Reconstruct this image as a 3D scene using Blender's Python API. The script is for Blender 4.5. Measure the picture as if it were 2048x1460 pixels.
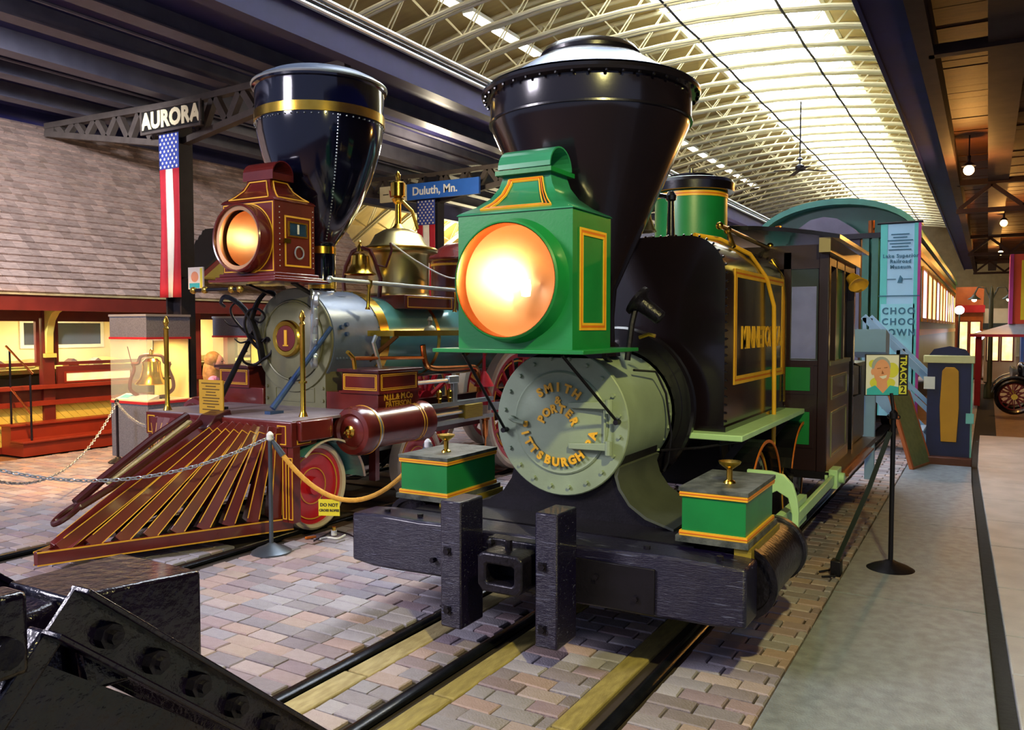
import bpy, math, random
from mathutils import Vector as V, Matrix
random.seed(7)
scene=bpy.context.scene; COL=scene.collection
for o in list(bpy.data.objects): bpy.data.objects.remove(o)
R_=math.radians; PI=math.pi
# ---------------------------------------------------------------- camera
FPX,CX,CY,EYE=1640.,1024.,730.,1.78
YAW=math.atan(951/1640.); PIT=math.atan(75/1640.)
cam=bpy.data.cameras.new('camera'); co=bpy.data.objects.new('camera',cam); COL.objects.link(co)
cam.sensor_width=36; cam.lens=36*FPX/2048; cam.clip_end=300; cam.clip_start=.05
co.location=(0,0,EYE); co.rotation_euler=(PI/2-PIT,0,YAW); scene.camera=co
# ---------------------------------------------------------------- world, exposure, large lights
vs=scene.view_settings; vs.view_transform='Standard'; vs.look='None'; vs.exposure=0.32; vs.gamma=1; vs.use_curve_mapping=False
w=bpy.data.worlds.new('daylight'); scene.world=w; w.use_nodes=True
bg=w.node_tree.nodes['Background']; bg.inputs[0].default_value=(.60,.66,1,1); bg.inputs[1].default_value=.34
def lamp(name,kind,loc,energy,color,size=.3,target=None,**k):
    l=bpy.data.lights.new(name,kind); l.energy=energy; l.color=color
    if kind=='AREA':
        l.shape=k.get('shape','RECTANGLE'); l.size=size; l.size_y=k.get('size_y',size)
    elif kind=='SUN': l.angle=size
    else: l.shadow_soft_size=size
    if kind=='SPOT': l.spot_size=k.get('spot',1.2); l.spot_blend=.5
    o=bpy.data.objects.new(name,l); COL.objects.link(o); o.location=loc
    if target is not None: o.rotation_euler=(V(target)-V(loc)).to_track_quat('-Z','Y').to_euler()
    return o
lamp('skylight_daylight','AREA',(-4.9,30,10.6),9500,(.90,.95,1),3.6,(-4.9,30,0),size_y=46)
lamp('hall_flood_front','SPOT',(.6,1.2,4.3),640,(1,.88,.32),.10,(-1.7,4.8,.5),spot=1.6)
lamp('hall_flood_entry','AREA',(-7.6,-2.0,5.2),430,(.94,.88,1),2.0,(-5.4,4.6,.3))
lamp('hall_window_left','SPOT',(-8.2,.5,5.0),4200,(.84,.87,1),.3,(-13.0,8.0,3.9),spot=.75)
lamp('canopy_flood_left','SPOT',(-9.2,5.2,4.9),1500,(1,.52,.17),.15,(-10.1,6.6,0),spot=1.15)
lamp('hall_flood_track','SPOT',(-4.1,8.6,4.3),220,(1,.88,.55),.12,(-2.2,3.0,0),spot=1.6)
lamp('vault_uplight','AREA',(-14.5,24,3.4),1500,(1,.86,.50),2.5,(-13.0,24,9),size_y=14)
lamp('duluth_sign_fill','POINT',(-8.6,12.2,4.7),110,(1,.85,.6),.12)  # added fill light without a fixture, brightens the Duluth sign and canopy
# ---------------------------------------------------------------- helpers
def lin(h):
    h=h.lstrip('#'); c=[int(h[i:i+2],16)/255 for i in(0,2,4)]
    return tuple((x/12.92 if x<=.04045 else ((x+.055)/1.055)**2.4) for x in c)+(1,)
MATS={}
def mat(name,col,rough=.5,metal=0,col2=None,scale=6,amt=.5,bump=0,bscale=None,coat=0,stretch=None,emit=0,alpha=None,contrast=(.35,.65),matte=False):
    """procedural principled material: two tones mixed by noise, fine bump"""
    m=bpy.data.materials.new(name); m.use_nodes=True; nt=m.node_tree; N=nt.nodes; L=nt.links
    b=N['Principled BSDF']; b.inputs['Roughness'].default_value=rough; b.inputs['Metallic'].default_value=metal
    if coat: b.inputs['Coat Weight'].default_value=coat; b.inputs['Coat Roughness'].default_value=.1
    c1=lin(col); c2=lin(col2) if col2 else tuple(x*.72 for x in c1[:3])+(1,)
    tc=N.new('ShaderNodeTexCoord'); mp=N.new('ShaderNodeMapping'); L.new(tc.outputs['Object'],mp.inputs[0])
    if stretch: mp.inputs['Scale'].default_value=stretch
    nz=N.new('ShaderNodeTexNoise'); nz.inputs['Scale'].default_value=scale; nz.inputs['Detail'].default_value=5
    L.new(mp.outputs[0],nz.inputs['Vector'])
    rp=N.new('ShaderNodeMapRange'); rp.inputs[1].default_value=contrast[0]; rp.inputs[2].default_value=contrast[1]; rp.inputs[4].default_value=amt
    L.new(nz.outputs[0],rp.inputs[0])
    mx=N.new('ShaderNodeMix'); mx.data_type='RGBA'; mx.inputs[6].default_value=c1; mx.inputs[7].default_value=c2
    L.new(rp.outputs[0],mx.inputs[0]); L.new(mx.outputs[2],b.inputs['Base Color'])
    if bump:
        n2=N.new('ShaderNodeTexNoise'); n2.inputs['Scale'].default_value=bscale or scale*6; n2.inputs['Detail'].default_value=4
        L.new(mp.outputs[0],n2.inputs['Vector'])
        bp=N.new('ShaderNodeBump'); bp.inputs['Strength'].default_value=bump; bp.inputs['Distance'].default_value=.01
        L.new(n2.outputs[0],bp.inputs['Height']); L.new(bp.outputs[0],b.inputs['Normal'])
    if emit:
        L.new(mx.outputs[2],b.inputs['Emission Color']); b.inputs['Emission Strength'].default_value=emit
    if alpha is not None: b.inputs['Alpha'].default_value=alpha
    if matte: b.inputs['Specular IOR Level'].default_value=.08
    MATS[name]=m; return m
def vary(m,spread=.35,hue=.03):
    """add a random tone per object"""
    nt=m.node_tree; N=nt.nodes; L=nt.links; b=N['Principled BSDF']; src=b.inputs['Base Color'].links[0].from_socket
    oi=N.new('ShaderNodeObjectInfo'); hs=N.new('ShaderNodeHueSaturation')
    r=N.new('ShaderNodeMapRange'); r.inputs[3].default_value=1-spread; r.inputs[4].default_value=1+spread; L.new(oi.outputs['Random'],r.inputs[0]); L.new(r.outputs[0],hs.inputs['Value'])
    L.new(src,hs.inputs['Color']); L.new(hs.outputs[0],b.inputs['Base Color'])
def vary_attr(m):
    """tone from the face colour attribute 'tone' (same look as vary, for joined pieces)"""
    nt=m.node_tree; N=nt.nodes; L=nt.links; b=N['Principled BSDF']; src=b.inputs['Base Color'].links[0].from_socket
    at_=N.new('ShaderNodeAttribute'); at_.attribute_name='tone'
    mx=N.new('ShaderNodeMix'); mx.data_type='RGBA'; mx.blend_type='MULTIPLY'; mx.inputs[0].default_value=1
    L.new(src,mx.inputs[6]); L.new(at_.outputs['Color'],mx.inputs[7]); L.new(mx.outputs[2],b.inputs['Base Color'])
class MB:
    def __init__(s): s.v=[]; s.f=[]; s.tone=[]
    def add(s,vs,fs,tone=None):
        n=len(s.v); s.v+= [tuple(p) for p in vs]; s.f+=[tuple(i+n for i in q) for q in fs]
        if tone is not None: s.tone+=[tone]*len(fs)
        return s
    def box(s,x0,x1,y0,y1,z0,z1,tone=None):
        vs=[(x,y,z) for z in(z0,z1) for y in(y0,y1) for x in(x0,x1)]
        return s.add(vs,[(0,2,3,1),(4,5,7,6),(0,1,5,4),(2,6,7,3),(0,4,6,2),(1,3,7,5)],tone)
    def hexa(s,b,t,tone=None):
        """b,t: four bottom and four top corners (ring order)"""
        return s.add(list(b)+list(t),[(3,2,1,0),(4,5,6,7)]+[(i,(i+1)%4,(i+1)%4+4,i+4) for i in range(4)],tone)
    def bar(s,p0,p1,w,h,up=(0,0,1),w1=None,h1=None):
        p0,p1=V(p0),V(p1); d=(p1-p0).normalized(); u=V(up); 
        if abs(d.dot(u))>.99: u=V((0,1,0))
        a=d.cross(u).normalized(); u=a.cross(d).normalized(); w1=w if w1 is None else w1; h1=h if h1 is None else h1
        b=[p0+a*w/2*i+u*h/2*j for i,j in((-1,-1),(1,-1),(1,1),(-1,1))]; t=[p1+a*w1/2*i+u*h1/2*j for i,j in((-1,-1),(1,-1),(1,1),(-1,1))]
        return s.hexa(b,t)
    def lathe(s,o,axis,prof,n=24,a0=0,a1=2*PI):
        o=V(o); d=V(axis).normalized(); u=V((0,0,1)) if abs(d.z)<.9 else V((1,0,0)); a=d.cross(u).normalized(); b=d.cross(a).normalized()
        full=abs(a1-a0-2*PI)<1e-6; m=n if full else n+1; vs=[]; fs=[]; k=len(prof)
        for i in range(m):
            t=a0+(a1-a0)*i/n; e=a*math.cos(t)+b*math.sin(t)
            vs+=[o+d*h+e*r for r,h in prof]
        for i in range(n):
            j=(i+1)%m
            for q in range(k-1): fs.append((i*k+q,i*k+q+1,j*k+q+1,j*k+q))
        return s.add(vs,fs)
    def cyl(s,p0,p1,r0,r1=None,n=16):
        p0,p1=V(p0),V(p1); r1=r0 if r1 is None else r1; L=(p1-p0).length
        return s.lathe(p0,p1-p0,[(0,0),(r0,0),(r1,L),(0,L)],n)
    def ring(s,o,axis,R,r,h,n=32):
        """flat ring R>r thickness h along axis from o"""
        return s.lathe(o,axis,[(r,0),(R,0),(R,h),(r,h),(r,0)],n)
    def tube(s,pts,r,n=8,closed=False,flat=None):
        pts=[V(p) for p in pts]; N=len(pts); vs=[]; fs=[]; prev=None
        for i,p in enumerate(pts):
            q0=pts[i-1] if (i>0 or closed) else p; q1=pts[(i+1)%N] if (i<N-1 or closed) else p
            d=(q1-q0).normalized(); 
            if prev is None:
                u=V((0,0,1)) if abs(d.z)<.9 else V((1,0,0)); a=d.cross(u).normalized()
            else: a=(prev-d*prev.dot(d)).normalized()
            prev=a; b=d.cross(a); rr=r[i] if isinstance(r,(list,tuple)) else r
            for k in range(n):
                t=2*PI*k/n; vs.append(p+a*math.cos(t)*rr+b*math.sin(t)*rr*(flat or 1))
        for i in range(N if closed else N-1):
            j=(i+1)%N
            for k in range(n): fs.append((i*n+k,i*n+(k+1)%n,j*n+(k+1)%n,j*n+k))
        if not closed: fs.append(tuple(reversed(range(n)))); fs.append(tuple((N-1)*n+k for k in range(n)))
        return s.add(vs,fs)
    def prism(s,pts,vec):
        pts=[V(p) for p in pts]; vec=V(vec); n=len(pts); nrm=V((0,0,0))
        for i in range(n): nrm+=pts[i].cross(pts[(i+1)%n])
        if nrm.dot(vec)>0: pts=pts[::-1]
        return s.add(pts+[p+vec for p in pts],[tuple(range(n)),tuple(reversed(range(n,2*n)))]+[(i,i+n,(i+1)%n+n,(i+1)%n) for i in range(n)])
    def ball(s,c,r,n=12,sq=(1,1,1)):
        c=V(c); k=n//2+1; vs=[]; fs=[]
        for i in range(k):
            t=PI*i/(k-1)
            for j in range(n):
                q=2*PI*j/n; vs.append(c+V((r*sq[0]*math.sin(t)*math.cos(q),r*sq[1]*math.sin(t)*math.sin(q),r*sq[2]*math.cos(t))))
        for i in range(k-1):
            for j in range(n): fs.append((i*n+j,(i+1)*n+j,(i+1)*n+(j+1)%n,i*n+(j+1)%n))
        return s.add(vs,fs)
    def torus(s,c,axis,R,r,n=32,m=8):
        d=V(axis).normalized(); u=V((0,0,1)) if abs(d.z)<.9 else V((1,0,0)); a=d.cross(u).normalized(); b=d.cross(a)
        return s.tube([V(c)+(a*math.cos(2*PI*i/n)+b*math.sin(2*PI*i/n))*R for i in range(n)],r,m,True)
    def frame(s,o,ex,ey,w,h,t,d=.004,i=0):
        """rectangular line frame of width t on the plane o,ex,ey ; inset i; raised d"""
        o,ex,ey=V(o),V(ex).normalized(),V(ey).normalized(); n=ex.cross(ey)
        for (a,b,c,e) in((i,w-i,i,i+t),(i,w-i,h-i-t,h-i),(i,i+t,i+t,h-i-t),(w-i-t,w-i,i+t,h-i-t)):
            q=[o+ex*a+ey*c,o+ex*b+ey*c,o+ex*b+ey*e,o+ex*a+ey*e]; s.hexa([p-n*d for p in q],[p+n*d for p in q])
        return s
    def build(s,name,m,parent=None,ang=35,bev=0,seg=2):
        off=V((0,0,0)); p=parent
        while p is not None: off+=p.location; p=p.parent
        me=bpy.data.meshes.new(name); me.from_pydata([(x-off.x,y-off.y,z-off.z) for x,y,z in s.v],[],s.f)
        me.validate(); me.update()
        mm=MATS[m] if isinstance(m,str) else m; me.materials.append(mm)
        if s.tone and len(s.tone)==len(me.polygons):
            a=me.attributes.new('tone','FLOAT_COLOR','FACE')
            for i,c in enumerate(s.tone): a.data[i].color=(c[0],c[1],c[2],1)
        me.polygons.foreach_set('use_smooth',[True]*len(me.polygons)); me.set_sharp_from_angle(angle=R_(ang))
        o=bpy.data.objects.new(name,me); COL.objects.link(o)
        if parent is not None: o.parent=parent
        if bev:
            b=o.modifiers.new('bevel','BEVEL'); b.width=bev; b.segments=seg; b.limit_method='ANGLE'; b.angle_limit=R_(40)
        return o
def tag(o,label=None,cat=None,group=None,kind=None):
    if label: o['label']=label
    if cat: o['category']=cat
    if group: o['group']=group
    if kind: o['kind']=kind
    return o
def thing(name,loc,label,cat,group=None):
    o=bpy.data.objects.new(name,None); COL.objects.link(o); o.location=loc; o.empty_display_size=.2
    return tag(o,label,cat,group)
def struct(name,mb,m,**k): return tag(mb.build(name,m,**k),kind='structure')
def dup(root,loc,label=None,sx=None):
    c=root.copy(); COL.objects.link(c); c.location=loc
    if label: c['label']=label
    def kids(a,b):
        for ch in list(a.children):
            if ch.name in seen: continue
            d=ch.copy(); COL.objects.link(d); d.parent=b; seen.add(d.name); kids(ch,d)
    seen=set(); kids(root,c); return c
def text_mesh(s,size,ext=.002,bold=0,align='CENTER',xs=1,spacing=1):
    cu=bpy.data.curves.new('txt','FONT'); cu.body=s; cu.size=size; cu.extrude=ext; cu.offset=bold; cu.align_x=align; cu.align_y='CENTER'; cu.space_character=spacing; cu.resolution_u=3
    o=bpy.data.objects.new('txt',cu); COL.objects.link(o); dg=bpy.context.evaluated_depsgraph_get(); dg.update()
    me=o.evaluated_get(dg).to_mesh(); vs=[(p.co.x*xs,p.co.y,p.co.z) for p in me.vertices]; fs=[tuple(p.vertices) for p in me.polygons]
    o.evaluated_get(dg).to_mesh_clear(); bpy.data.objects.remove(o); bpy.data.curves.remove(cu)
    return vs,fs
def put_text(mb,s,size,o,ex,ey,**k):
    """add lettering to a builder: o origin (centre), ex reading direction, ey letter-up direction"""
    vs,fs=text_mesh(s,size,**k); o,ex,ey=V(o),V(ex).normalized(),V(ey).normalized(); n=ex.cross(ey)
    return mb.add([o+ex*p[0]+ey*p[1]+n*p[2] for p in vs],fs)
_F=V((-math.sin(YAW)*math.cos(PIT),math.cos(YAW)*math.cos(PIT),-math.sin(PIT))); _R=V((math.cos(YAW),math.sin(YAW),0)); _U=_R.cross(_F)
def at(x,y,X=None,Y=None,Z=None):
    """survey helper: where the sight line of photo point (x,y) meets a real plane"""
    r=_F+_R*((x-CX)/FPX)-_U*((y-CY)/FPX)
    t=X/r.x if X is not None else Y/r.y if Y is not None else (Z-EYE)/r.z
    return V((0,0,EYE))+r*t
def arc(c,ea,eb,r,a0,a1,n):
    c,ea,eb=V(c),V(ea),V(eb); return [c+ea*(r*math.cos(a0+(a1-a0)*i/n))+eb*(r*math.sin(a0+(a1-a0)*i/n)) for i in range(n+1)]
def snap_corners(pts,x0,x1,z0,z1):
    for cx,cz in((x0,z0),(x1,z0),(x1,z1),(x0,z1)):
        k=min(range(len(pts)),key=lambda i:(pts[i][0]-cx)**2+(pts[i][2]-cz)**2); pts[k]=(cx,pts[k][1],cz)
X_=V((1,0,0)); Y_=V((0,1,0)); Z_=V((0,0,1))
# ---------------------------------------------------------------- materials
mat('black_paint','#100d16',.26,0,'#0a080e',5,.6,.05,60,coat=.4)
mat('stack_black','#0f0c16',.20,0,'#171018',3,.5,.02,40,coat=.6)
mat('tank_black','#150d14',.22,0,'#0e0910',3,.6,.03,40,coat=.5)
mat('iron_dark','#181520',.40,.3,'#0e0c13',9,.7,.15,50)
mat('iron_worn','#1f1c29',.32,.35,'#0c0a12',14,.8,.5,40)
mat('beam_wood','#0d0728',.28,0,'#7c82a4',9,.6,.5,30,stretch=(.8,6,12),contrast=(.62,.76),coat=.3)
mat('navy_gloss','#0c0f26',.10,.25,'#080a18',3,.5,coat=.8)
mat('maroon','#6b221c',.26,0,'#4c1513',4,.5,.03,60,coat=.5)
mat('maroon_dark','#471413',.3,0,'#330d0e',4,.5,.03,60,coat=.4)
mat('gold_line','#eeb42e',.4,0,'#d79a1e',9,.5)
mat('orange_line','#d9731b',.45,0,'#c76417',9,.5)
mat('brass','#e0b94e',.22,1,'#c69c36',8,.6,.03,80)
mat('brass_soft','#cdbd84',.3,1,'#b59d58',3,.6,stretch=(1,1,.15))
mat('copper','#d98a4e',.25,1,'#b96b38',8,.5)
mat('reflector','#f5c596',.36,1,'#eeae76',3,.6)
mat('loco_green','#158040',.36,0,'#106c34',5,.5,.04,70,coat=.2)
mat('loco_green_roof','#2f8a68',.3,0,'#227653',5,.5,coat=.4)
mat('mint','#bfe9b4',.42,0,'#a7d49b',6,.5,.05,50)
mat('saddle_grey','#4d5249',.5,0,'#3d423b',5,.6,.1,40)
mat('smokebox_paint','#93a48c',.46,0,'#7c8a76',4,.6,.08,60)
mat('smokebox_blue','#66748a',.34,.2,'#55627a',5,.5,.05,50)
mat('smokebox_front','#7b7a60',.4,.15,'#64634b',5,.5,.06,50)
mat('teal_jacket','#5fa09c',.2,.2,'#4f8f8d',3,.5,coat=.5)
mat('wheel_red','#cf2030',.3,0,'#a81726',5,.5,.03,50,coat=.4)
mat('white_tire','#ded2bd',.5,0,'#c9bca5',8,.5)
mat('steel_bright','#c8d2d0',.28,.8,'#a9b3b2',8,.5)
mat('steel_blue','#46608a',.35,.5,'#3a5074',8,.5)
mat('cab_brown','#2a161a',.32,0,'#1d0e13',4,.6,.04,50,coat=.3)
mat('white_paint','#e6e6e0',.5,0,'#d4d4cc',8,.4)
# ================================================================ SETTING
mat('floor_dirt','#3a302b',.85,0,'#272019',3,.7,.3,20)
mat('floor_far','#8a6444',.6,0,'#6a4a34',9,.7,.2,20,stretch=(1,2,1))
mat('brick','#988b94',.62,0,'#766a72',22,.8,.5,90); 
mat('brick_many','#988b94',.62,0,'#766a72',22,.8,.5,90)
def brick_ramp(m,sock_kind):
    nt=m.node_tree; N=nt.nodes; L=nt.links; b=N['Principled BSDF']; src=b.inputs['Base Color'].links[0].from_socket
    if sock_kind=='obj': s=N.new('ShaderNodeObjectInfo').outputs['Random']
    else:
        a=N.new('ShaderNodeAttribute'); a.attribute_name='tone'; sp=N.new('ShaderNodeSeparateColor'); L.new(a.outputs['Color'],sp.inputs[0]); s=sp.outputs[0]
    r=N.new('ShaderNodeValToRGB'); L.new(s,r.inputs[0]); e=r.color_ramp; e.interpolation='CONSTANT'
    cols=['#857c82','#a08a8e','#96949c','#b39890','#8b868d','#a8a5ad','#b09a8e','#917f85','#b5a4a2','#9d98a1']
    for i,c in enumerate(cols):
        q=e.elements[i] if i<2 else e.elements.new(i/len(cols)); q.position=i/len(cols); q.color=lin(c)
    mx=N.new('ShaderNodeMix'); mx.data_type='RGBA'; mx.inputs[0].default_value=.72; L.new(src,mx.inputs[6]); L.new(r.outputs[0],mx.inputs[7]); L.new(mx.outputs[2],b.inputs['Base Color'])
brick_ramp(MATS['brick'],'obj'); brick_ramp(MATS['brick_many'],'attr')
mat('concrete','#8a929a',.48,0,'#6a7077',13,.7,.4,90)
mat('concrete_pale','#a9a7a6',.5,0,'#8c8a8b',3,.7,.25,55)
mat('rail_steel','#2a2d33',.26,.7,'#17181c',12,.6,.1,50)
mat('timber_pale','#b5a576',.7,0,'#8b7a4f',8,.7,.4,40,stretch=(4,1,4))
mat('timber_yellow','#a89858',.7,0,'#7f7040',8,.7,.4,40,stretch=(4,1,4))
mat('tie_wood','#5b4332',.8,0,'#3f2d21',7,.7,.4,40)
mat('joint_dark','#20201f',.9,0,'#101010',20,.5,.4,40)
fl=struct('floor',MB().box(-20,8,-5,60,-.3,-.035),'floor_far')
dirt=MB().box(-11.35,-.86,.6,17.6,-.034,-.022).build('bedding',MATS['floor_dirt'],fl)
# --- brick paving, long side across the tracks
def brick_mesh(nm,L,W,k):
    m=MB(); rr=random.Random(k); b=.006
    def ring(z,i): return [(-L/2+i,-W/2+i,z),(L/2-i,-W/2+i,z),(L/2-i,W/2-i,z),(-L/2+i,W/2-i,z)]
    t=[(x+rr.uniform(-.003,.003),y+rr.uniform(-.003,.003),z+rr.uniform(-.003,.002)) for x,y,z in ring(.0,b)]
    m.add(ring(-.03,0)+ring(-.006,0)+t,[(i,(i+1)%4,(i+1)%4+4,i+4) for i in range(4)]+[(i+4,(i+1)%4+4,(i+1)%4+8,i+8) for i in range(4)]+[(8,9,10,11)]); return m
BL,BW,GAP=.215,.110,.010
# dual-gauge track under the tank engine: rails at these X; timbers beside them
TR=[(-2.90,(-2.845,-2.70)),(-2.385,(-2.30,-2.175)),(-1.425,(-1.655,-1.535))]
TRK=[(-2.955,-2.695),(-2.44,-2.17),(-1.66,-1.37)]
CR=[-6.57,-5.135]
cand=[]
row=0; y=1.0
while y<17.5:
    spans=[(-11.3,-6.72),(-6.42,-5.28),(-4.98,-2.955),(-2.695,-2.44),(-2.17,-1.66),(-1.37,-.875)]
    for a,b in spans:
        if (a,b)==(-6.42,-5.28) and y>4.6: continue
        if y>4.9 and a<-5 and b>-5.5: continue
        x=a+(random.uniform(-.5,.0)*BL if b-a>.6 else -(BL/2 if row%2 else 0))
        while x<b-.012:
            x0=max(x,a); x1=min(x+BL,b)
            if x1-x0>.035: cand.append((x0,x1,y))
            x+=BL+GAP
    y+=BW+GAP; row+=1
def show(c):
    x=(c[0]+c[1])/2; v=V((x,c[2],-EYE)); d=v.dot(_F)
    if d<.5: return 0
    px=CX+FPX*v.dot(_R)/d; py=CY-FPX*v.dot(_U)/d
    if px<430 or px>1640 or py>1450 or py<1000: return 0
    if x<-1.0 and x>-3.4 and c[2]>4.3: return 0
    if px<560 and py>1290+ (px-430)*.6: return 0
    return (c[1]-c[0])*1/d**3
cand.sort(key=show,reverse=True); near=[c for c in cand[:300]]; far=cand[300:]
full=[brick_mesh('b',BL,BW,k) for k in range(4)]; fm=[]
for k,m in enumerate(full):
    o=m.build('brick','brick',None); fm.append(o.data); bpy.data.objects.remove(o)
for x0,x1,y in near:
    L=x1-x0
    if abs(L-BL)<.004: me=random.choice(fm); o=bpy.data.objects.new('brick',me); COL.objects.link(o); o.parent=fl
    else: o=brick_mesh('b',L,BW,int(L*1e4)).build('brick','brick',fl)
    o.location=((x0+x1)/2,y+BW/2,random.uniform(-.004,.004)); o.rotation_euler=(random.uniform(-.012,.012),random.uniform(-.012,.012),random.uniform(-.02,.02))
bf=MB()
for x0,x1,y in far:
    z=random.uniform(-.005,.003); t=(random.random(),)*3; i=.005; dx=random.uniform(-.004,.004)
    q=lambda zz,e:[(x0+e+dx,y+e,zz),(x1-e+dx,y+e,zz),(x1-e+dx,y+BW-e,zz),(x0+e+dx,y+BW-e,zz)]
    bf.add(q(-.03,0)+q(z-.006,0)+q(z,i),[(j,(j+1)%4,(j+1)%4+4,j+4) for j in range(4)]+[(j+4,(j+1)%4+4,(j+1)%4+8,j+8) for j in range(4)]+[(8,9,10,11)],t)
tag(bf.build('brick_paving','brick_many',fl),kind='stuff')
# --- tracks
def rail(X,y0,y1):
    p=[(-.05,-.02),(.05,-.02),(.012,-.005),(.012,-.001),(.034,.004),(.034,.022),(.022,.03),(-.022,.03),(-.034,.022),(-.034,.004),(-.012,-.001),(-.012,-.005)]
    return MB().prism([(X+a,y0,b-.012) for a,b in p],(0,y1-y0,0))
tk=thing('railroad_track',(-2.17,3,0),'three-rail dual-gauge track set in brick under the green-lamped tank engine','track')
for X,(a,b) in TR:
    rail(X,.9,20).build('rail','rail_steel',tk)
for (X,(a,b)),mm in zip(TR,('timber_pale','timber_yellow','timber_yellow')):
    y=1.0; k=0
    while y<9:
        L=[2.2,1.9,2.6,2.3][k%4]; MB().box(a,b,y,y+L-.02,-.03,.004-.004*(k%2)).build('flangeway_timber',mm,tk,bev=.008); y+=L; k+=1
ck=thing('railroad_track',(-5.85,4,0),'two-rail track with wooden ties under the maroon and teal engine','track')
for X in CR: rail(X,2.0,20).build('rail','rail_steel',ck)
for i in range(18): MB().box(-7.0,-4.75,4.95+i*.55,5.17+i*.55,-.03,-.004).build('tie','tie_wood',ck,bev=.01)
# --- concrete sidewalk and paved walkway on the right
sw=struct('floor_sidewalk',MB().box(-.865,.16,1.0,30,-.03,-.012),'joint_dark')
ys=[1.0,3.35,5.78,8.2,10.68,13.1,16,19,22,26,30]
edge=lambda y: .10-.031*(y-4.5) if y<12 else -.133
for a,b in zip(ys,ys[1:]):
    MB().hexa([(-.86,a+.005,-.02),(edge(a)-.03,a+.005,-.02),(edge(b)-.03,b-.005,-.02),(-.86,b-.005,-.02)],[(-.86,a+.005,.012),(edge(a)-.03,a+.005,.012),(edge(b)-.03,b-.005,.012),(-.86,b-.005,.012)]).build('slab','concrete',sw,bev=.006)
ww=struct('floor_walkway',MB().box(.0,4.2,1.0,15.5,-.033,-.013),'joint_dark')
ys=[1.0,2.2,3.3,4.1,4.82,5.42,6.41,7.62,8.63,9.71,10.8,11.9,13.0,14.2,15.4]
for a,b in zip(ys,ys[1:]):
    for x0,x1 in((None,1.25),(1.26,2.5),(2.51,4.1)):
        e0=edge(a)+.055 if x0 is None else x0; e1=edge(b)+.055 if x0 is None else x0
        MB().hexa([(e0,a+.006,-.02),(x1,a+.006,-.02),(x1,b-.006,-.02),(e1,b-.006,-.02)],[(e0,a+.006,.02),(x1,a+.006,.02),(x1,b-.006,.02),(e1,b-.006,.02)]).build('slab','concrete_pale',ww,bev=.008)
# --- vaulted hall ceiling
mat('joist_paint','#e0d5ac',.5,0,'#d2c494',5,.5)
mat('deck_tan','#bfa561',.6,0,'#a68d50',2,.6,.05,20,stretch=(.6,3,1))
mat('hall_wall','#b7a271',.7,0,'#9c8858',3,.5)
AX,AR,AZ=-5.85,21.0,8.1
def arch(X,lift=0): return AZ-AR+math.sqrt(AR*AR-(X-AX)**2)+lift
SK0,SK1=-6.55,-3.25
def deck(x0,x1,n):
    m=MB(); xs=[x0+(x1-x0)*i/n for i in range(n+1)]
    for a,b in zip(xs,xs[1:]):
        m.hexa([(a,3,arch(a,.82)),(b,3,arch(b,.82)),(b,62,arch(b,.82)),(a,62,arch(a,.82))],[(a,3,arch(a,.9)),(b,3,arch(b,.9)),(b,62,arch(b,.9)),(a,62,arch(a,.9))])
    return m
cl=struct('ceiling',deck(-18,SK0,14),'deck_tan')
deck(SK1,7,10).build('deck_right_of_skylight','deck_tan',cl)
j=MB(); xs=[-17.6+.02+i*.62 for i in range(38)]
for dy in(-.075,.075):
    j.tube([(x,11+dy,arch(x)) for x in xs[::2]]+[(xs[-1],11+dy,arch(xs[-1]))],.042,6)
j.tube([(x,11,arch(x,.76)) for x in xs[::2]],.05,6)
for i,(a,b) in enumerate(zip(xs,xs[1:])):
    p0,p1=((a,arch(a)),(b,arch(b,.76))) if i%2 else ((a,arch(a,.76)),(b,arch(b)))
    for dy in(-.07,.07): j.bar((p0[0],11+dy,p0[1]),(p1[0],11+dy*.2,p1[1]),.022,.022)
jo=j.build('roof_joist','joist_paint',cl)
for i in range(1,40):
    c=jo.copy(); COL.objects.link(c); c.parent=cl; c.location=(0,1.15*i,0)
for x in(-5.6,-3.6): MB().tube([(x,4+i*1.15,arch(x,-.02)-(.04 if i%2 else 0)) for i in range(45)],.026,5).build('tie_rod','iron_dark',cl)
m=bpy.data.materials.new('skylight_glass'); m.use_nodes=True; nt=m.node_tree; nt.nodes.clear()
ou=nt.nodes.new('ShaderNodeOutputMaterial'); tr=nt.nodes.new('ShaderNodeBsdfTransparent'); tl=nt.nodes.new('ShaderNodeBsdfTranslucent'); tl.inputs[0].default_value=(.93,.96,1,1)
nz=nt.nodes.new('ShaderNodeTexNoise'); nz.inputs['Scale'].default_value=2; mr=nt.nodes.new('ShaderNodeMapRange'); mr.inputs[3].default_value=.42; mr.inputs[4].default_value=.52
ms=nt.nodes.new('ShaderNodeMixShader'); nt.links.new(nz.outputs[0],mr.inputs[0]); nt.links.new(mr.outputs[0],ms.inputs[0]); nt.links.new(tr.outputs[0],ms.inputs[1]); nt.links.new(tl.outputs[0],ms.inputs[2]); nt.links.new(ms.outputs[0],ou.inputs[0]); MATS['skylight_glass']=m
wn=struct('window_1',MB().box(SK0-.06,SK0+.03,3,62,arch(SK0,.8),arch(SK0,1.02)),'joist_paint')
MB().box(SK1-.03,SK1+.06,3,62,arch(SK1,.8),arch(SK1,1.02)).build('skylight_curb','joist_paint',wn)
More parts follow.
